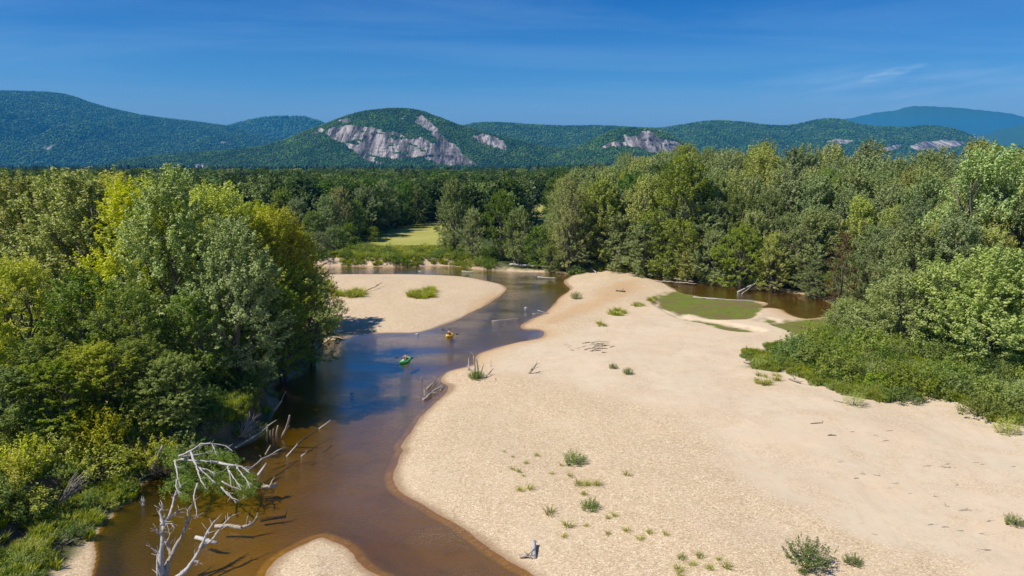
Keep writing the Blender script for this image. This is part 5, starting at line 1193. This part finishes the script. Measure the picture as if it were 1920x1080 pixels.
log_thing('stick', 'grey stick on the sand under the round willow bush', [G(1563, 752)+Vector((0, 0, .08)), G(1580, 756)+Vector((0, 0, .08))], .06, .05, MB_drift, 'stick', None, 1)
log_thing('branch', 'dark curved branch on the inner bar beside the grass', [G(680, 549)+Vector((0, 0, .1)), G(700, 544)+Vector((0, 0, .5)), G(717, 536)+Vector((0, 0, .7))], .09, .04, MB_wet, 'branch', None, 3)
log_thing('driftwood_log', 'dark wet log lying in the brown hollow of the far gravel tip', [G(1155, 546)+Vector((0, 0, .1)), G(1172, 548)+Vector((0, 0, .15))], .16, .12, MB_wet, 'driftwood', None, 4)
def stone(px, py, r, label, mat):
    V, Fc = lump(int(px)); V = V*np.array([r, r*.8, r*.55])*np.array([1, 1, 1])-np.array([0, 0, r*.5]); p = P(px, py, 0)
    thing('stone', label, 'stone', p, None, data=mk_mesh('stone', V, Fc, mat, smooth=True))
ms_, nt, out = new_mat('pale_stone'); principled(nt, out, ramp(nt, noise(nt, None, 3, 4), [(.3, (.35, .32, .29)), (.7, (.6, .57, .52))]), .8, .3)
stone(986, 577, .28, 'pale stone in the channel by the gravel tip', ms_); stone(782, 626, .25, 'pale stone at the waterline of the inner bar', ms_); stone(660, 737, .22, 'pale stone breaking the dark blue water', ms_)

# ------------------------------------------------------------------ paddlers
def flat_mat(name, c, rough=.5, spec=.4):
    m, nt, out = new_mat(name); t = N(nt, 'ShaderNodeTexCoord'); n = noise(nt, t.outputs['Object'], 6, 3)
    principled(nt, out, mix(nt, M(nt, 'MULTIPLY', n, .25), c, tuple(v*.7 for v in c)), rough, spec, n, .1, .01); return m
MG, MY, MK = flat_mat('green_vinyl', (.05, .52, .12)), flat_mat('yellow_vinyl', (.85, .52, .02)), flat_mat('black_plastic', (.012, .014, .016))
MS, MH, MSh, MC = flat_mat('skin', (.55, .30, .20), .6), flat_mat('dark_hair', (.03, .018, .012), .8), flat_mat('swim_shorts', (.04, .06, .12), .8), flat_mat('cream_vinyl', (.75, .68, .42))
def skin_mesh(name, verts, edges, mat, parent, sub=1):
    me = bpy.data.meshes.new(name); me.from_pydata([v[:3] for v in verts], edges, []); o = link(name, me, parent)
    me.materials.append(mat)
    sk = o.modifiers.new('skin', 'SKIN'); me.skin_vertices.new(name='') if not me.skin_vertices else None
    for i, v in enumerate(verts):
        sv = me.skin_vertices[0].data[i]; sv.radius = (v[3], v[4] if len(v) > 4 else v[3]); sv.use_root = (i == 0)
    sk.use_smooth_shade = True; ss = o.modifiers.new('sub', 'SUBSURF'); ss.levels = ss.render_levels = sub
    return o
def paddler(px, py, rot, hull_mat, length, label_b, label_p, label_pd, tank, pdl_ang):
    p = P(px, py, 0); 
    def place(o): o.location = p; o.rotation_euler = (0, 0, rot)
    # inflatable kayak: tubes round an open cockpit, floor, seat back, pointed ends (x = bow)
    k = thing('inflatable_kayak', label_b, 'kayak', p, None, rotz=rot); w = .42
    ring = []; nr = 28
    for i in range(nr):
        a = 2*math.pi*i/nr; e = abs(math.cos(a)); x = math.copysign(e**.8, math.cos(a))*length/2; y = math.sin(a)*w*(1-.12*e); z = .12+.20*max(0, e-.72)/.28*.8
        ring.append(Vector((x, y, z)))
    ring.append(ring[0].copy()); link('side_tube', tubes_mesh('side_tube', [(ring, [.145]*len(ring))], hull_mat, 10), k)
    fl = [Vector((x, 0, .05)) for x in np.linspace(-length/2+.2, length/2-.2, 9)]
    V, a, b = tube_arrays(fl, [w*.35, w*.75, w*.9, w, w, w, w*.9, w*.75, w*.35], 12); V[:, 2] = .05+(V[:, 2]-.05)*.14
    link('floor', mk_mesh('floor', V, [a, b], MC, smooth=True), k)
    link('deck', tubes_mesh('deck', [([Vector((length/2-.55, 0, .20)), Vector((length/2-.25, 0, .26)), Vector((length/2-.05, 0, .30))], [.30, .18, .05])], MC if hull_mat == MG else hull_mat, 8), k)
    link('seat_back', tubes_mesh('seat_back', [([Vector((-.42, -.26, .36)), Vector((-.47, 0, .40)), Vector((-.42, .26, .36))], [.12, .15, .12])], MK, 8), k)
    per = thing('person', label_p, 'person', p, None, rotz=rot)
    # seated, knees bent, both hands on the shaft
    vs_ = [(-.22, 0, .26, .16, .13), (-.22, 0, .42, .15, .12), (-.20, 0, .60, .17, .12), (-.18, 0, .74, .15, .10), (-.17, 0, .83, .055), (-.16, 0, .90, .07), (-.15, 0, 1.0, .10, .11), (-.15, 0, 1.08, .085),
           (-.18, .19, .74, .065), (-.02, .31, .55, .048), (.20, .30, .56, .036), (.27, .28, .58, .042),
           (-.18, -.19, .74, .065), (-.02, -.31, .55, .048), (.20, -.30, .56, .036), (.27, -.28, .58, .042),
           (-.15, .11, .25, .10), (.25, .15, .42, .075), (.62, .14, .20, .048), (.72, .14, .22, .045),
           (-.15, -.11, .25, .10), (.25, -.15, .42, .075), (.62, -.14, .20, .048), (.72, -.14, .22, .045)]
    ed = [(0, 1), (1, 2), (2, 3), (3, 4), (4, 5), (5, 6), (6, 7), (3, 8), (8, 9), (9, 10), (10, 11), (3, 12), (12, 13), (13, 14), (14, 15), (0, 16), (16, 17), (17, 18), (18, 19), (0, 20), (20, 21), (21, 22), (22, 23)]
    skin_mesh('body', vs_, ed, MS, per)
    for s in (-1, 1):
        specs = []
        for f in range(5):
            y = s*(.24+f*.022)
            specs.append(([Vector((.27, y, .60)), Vector((.315, y, .60)), Vector((.325, y, .565)), Vector((.30, y, .55))], [.012, .011, .010, .008]) if f else ([Vector((.26, s*.235, .58)), Vector((.29, s*.225, .555)), Vector((.31, s*.235, .555))], [.013, .012, .009]))
        link('fingers', tubes_mesh('fingers', specs, MS, 5), per)
    V, Fc = lump(3); V = V*np.array([.105, .098, .09])+np.array([-.175, 0, .975]); link('hair', mk_mesh('hair', V, Fc, MH, smooth=True), per)
    link('face', tubes_mesh('face', [([Vector((-.055, 0, 1.02)), Vector((-.02, 0, .985)), Vector((-.04, 0, .975))], [.008, .016, .012]), ([Vector((-.05, -.022, .955)), Vector((-.045, 0, .953)), Vector((-.05, .022, .955))], [.004, .006, .004]), ([Vector((-.15, .10, .98)), Vector((-.15, .112, 1.01))], [.015, .012]), ([Vector((-.15, -.10, .98)), Vector((-.15, -.112, 1.01))], [.015, .012])], MS, 6), per)
    link('eyes', tubes_mesh('eyes', [([Vector((-.062, s*.032, 1.02)), Vector((-.055, s*.032, 1.02))], [.010, .008]) for s in (-1, 1)], MK, 6), per)
    if tank: skin_mesh('top', [(-.22, 0, .34, .175, .15), (-.20, 0, .58, .185, .135), (-.18, 0, .72, .17, .115)], [(0, 1), (1, 2)], MSh if tank == 1 else MK, per)
    skin_mesh('shorts', [(-.22, 0, .27, .175, .145), (-.14, .11, .26, .115), (.12, .14, .37, .095), (-.14, -.11, .26, .115), (.12, -.14, .37, .095)], [(0, 1), (1, 2), (0, 3), (3, 4)], MSh, per)
    pd = thing('paddle', label_pd, 'paddle', p, None, rotz=rot); pd.location = p
    d = Vector((0.05, math.cos(pdl_ang), math.sin(pdl_ang))).normalized(); c = Vector((.30, 0, .57))
    link('shaft', tubes_mesh('shaft', [([c-d*1.0, c, c+d*1.0], [.016, .016, .016])], MK, 6), pd)
    for s in (-1, 1):
        V, a, b = tube_arrays([c+d*s*.85, c+d*s*.98, c+d*s*1.12, c+d*s*1.27, c+d*s*1.33], [.02, .075, .10, .09, .03], 8); cc_ = np.array(c)[0]; V[:, 0] = cc_+(V[:, 0]-cc_)*.22+.0
        link('blade', mk_mesh('blade', V, [a, b], MK, smooth=True), pd)
# rot: heading of the bow (0 = +x)
paddler(760, 678, R(-106), MG, 2.3, 'green inflatable kayak on the blue water', 'shirtless paddler with dark hair sitting in the green kayak', 'black double paddle held by the green kayak paddler', 0, R(3))
paddler(843, 630, R(82), MY, 1.9, 'yellow inflatable kayak further upstream', 'dark-haired paddler in dark top sitting in the yellow kayak', 'black double paddle held by the yellow kayak paddler', 2, R(16))

# ------------------------------------------------------------------ small white buildings at the foot of the mountain
MWh, MRf, MGl = flat_mat('white_clapboard', (.75, .74, .70), .8), flat_mat('grey_shingles', (.16, .15, .15), .9), flat_mat('window_glass', (.03, .04, .05), .2)
def house(px, py, Y, w, d, h, label):
    c = PY(px, py, Y); o = thing('house', label, 'house', (c[0], c[1], c[2]-h), 'white buildings at the mountain foot', rotz=R(-12))
    def box(x0, x1, y0, y1, z0, z1): 
        v = np.array([(x, y, z) for z in (z0, z1) for x, y in ((x0, y0), (x1, y0), (x1, y1), (x0, y1))], float); return v, np.array([[3, 2, 1, 0], [4, 5, 6, 7], [0, 1, 5, 4], [1, 2, 6, 5], [2, 3, 7, 6], [3, 0, 4, 7]])
    v, f = box(-w/2, w/2, -d/2, d/2, -12, h*.66); link('wall', mk_mesh('wall', v, f, MWh), o)
    v = np.array([(-w/2-.6, -d/2-.8, h*.66), (w/2+.6, -d/2-.8, h*.66), (w/2+.6, d/2+.8, h*.66), (-w/2-.6, d/2+.8, h*.66), (-w/2-.6, 0, h), (w/2+.6, 0, h)], float)
    link('roof', mk_mesh('roof', v, [np.array([[0, 1, 5, 4], [2, 3, 4, 5], [3, 2, 1, 0]]), np.array([[0, 4, 3], [1, 2, 5]])], MRf), o)
    for i in range(4):
        x = -w*.36+i*w*.24; v, f = box(x-1, x+1, -d/2-.1, -d/2+.1, h*.2, h*.5); link('window', mk_mesh('window', v, f, MGl), o)
house(371, 308, 3290, 18, 11, 10, 'larger white house in the trees at the left foot of the cliff mountain')
house(380, 307, 3295, 11, 9, 8, 'smaller white house touching the right side of the larger one')
house(411, 311, 3280, 9, 8, 6, 'tiny pale house right of the pair at the mountain foot')
house(628, 312, 3280, 12, 9, 8, 'pale house below the left edge of the big cliff')
# ------------------------------------------------------------------ labels: say which one, by place, where looks do not
def landmark(px, py, zone):
    if zone == 'R':
        for lim, t in ((1130, 'by the slim white trunks'), (1200, 'behind the gravel tip'), (1290, 'behind the slanting pale trunk'), (1370, 'behind the log jam'), (1460, 'behind the forked trunk in the backwater'), (1545, 'behind the backwater corner'),
                       (1620, 'around the rusty tree'), (1720, 'over the left round willow'), (1800, 'between the two round willows'), (1900, 'over the biggest willow')):
            if px < lim: return t
        return 'at the right edge of the photo'
    for lim, t in ((70, 'at the left edge'), (160, 'behind the fan of grey twigs'), (260, 'left of the collapsed bank'), (360, 'behind the fallen tree'), (460, 'behind the leaning branch'), (620, 'near the sand shelf')):
        if px < lim: return t
    for lim, t in ((700, 'at the left end of the cut bank'), (780, 'in front of the small meadow'), (860, 'at the right end of the cut bank'), (960, 'below the clump beyond the bend'), (1060, 'by the fallen pale trunks')):
        if px < lim: return t
    return landmark(px, py, 'R')
allt = {}
for o in scene.collection.objects:
    if o.parent is None and 'label' in o and o.get('group') and o.get('kind') is None:
        x_, y_ = proj(np.array([list(o.location)])); o_px, o_py = float(x_[0]), float(y_[0])
        g_ = o['group']
        if ('right forest' in g_ or 'shrub' in g_ or 'scrub' in g_ or 'wood edge' in g_) and y_ < 1080:
            if 'thicket' in g_ or 'sandy edge' in g_:
                t_ = 'toward its left tip' if o_px < 1520 else 'left of its middle' if o_px < 1640 else 'right of its middle' if o_px < 1780 else 'toward the right edge'
            elif 'wood edge' in g_: t_ = 'at its left end' if o_px < 580 else 'in its middle' if o_px < 680 else 'next to the meadow'
            else: t_ = landmark(o_px, o_py, 'R' if 'right forest' in g_ or 'far shore' in g_ and o_px > 1060 else 'L')
            o['label'] = o['label'].replace(' behind the algae pond', '').replace(' behind the far sandbar tip', '').replace(' above the right shrubs', '')+', '+t_
        allt.setdefault(o['label'], []).append((o_px, o_py, o))
for lab in list(allt):
    lst = allt[lab]
    if len(lst) > 7 and len(lab.split()) <= 13:
        del allt[lab]; lst.sort(key=lambda q: q[1]); n = len(lst); k = min(3, (n+6)//7)
        for i_, nm in enumerate(['farther', 'nearer'] if k == 2 else ['farther', 'middle-row', 'nearer']):
            sub = lst[i_*n//k:(i_+1)*n//k]
            for q in sub: q[2]['label'] = nm+' '+lab
            allt[nm+' '+lab] = sub
ORD = ['leftmost', 'second from left', 'third from left', 'fourth from left', 'fifth from left', 'sixth from left', 'seventh from left']
for lab, lst in allt.items():
    if 2 <= len(lst) <= 7 and 'back' not in lab and len(lab.split()) <= 14:
        for k, (a_, b_, o) in enumerate(sorted(lst, key=lambda q: q[0])):
            o['label'] = ('rightmost' if k == len(lst)-1 else ORD[k])+' '+lab
    for a_, b_, o in lst:
        wds = o['label'].split()
        if len(wds) > 16: o['label'] = ' '.join(wds[:16])
# ------------------------------------------------------------------ haze
hm, nt, out = new_mat('haze_air')
vp = N(nt, 'ShaderNodeVolumePrincipled'); vp.inputs['Color'].default_value = HAZE_COLOR; vp.inputs['Density'].default_value = HAZE_DENSITY
vp.inputs['Anisotropy'].default_value = 0.0
L(nt, vp.outputs[0], out.inputs['Volume'])
x0, x1, y0, y1, z0, z1 = -27000, 27000, -6500, 31000, -62, 1250
hv = np.array([(x, y, z) for z in (z0, z1) for x, y in ((x0, y0), (x1, y0), (x1, y1), (x0, y1))], float)
link('haze', mk_mesh('haze', hv, np.array([[3, 2, 1, 0], [4, 5, 6, 7], [0, 1, 5, 4], [1, 2, 6, 5], [2, 3, 7, 6], [3, 0, 4, 7]]), hm), kind='stuff')
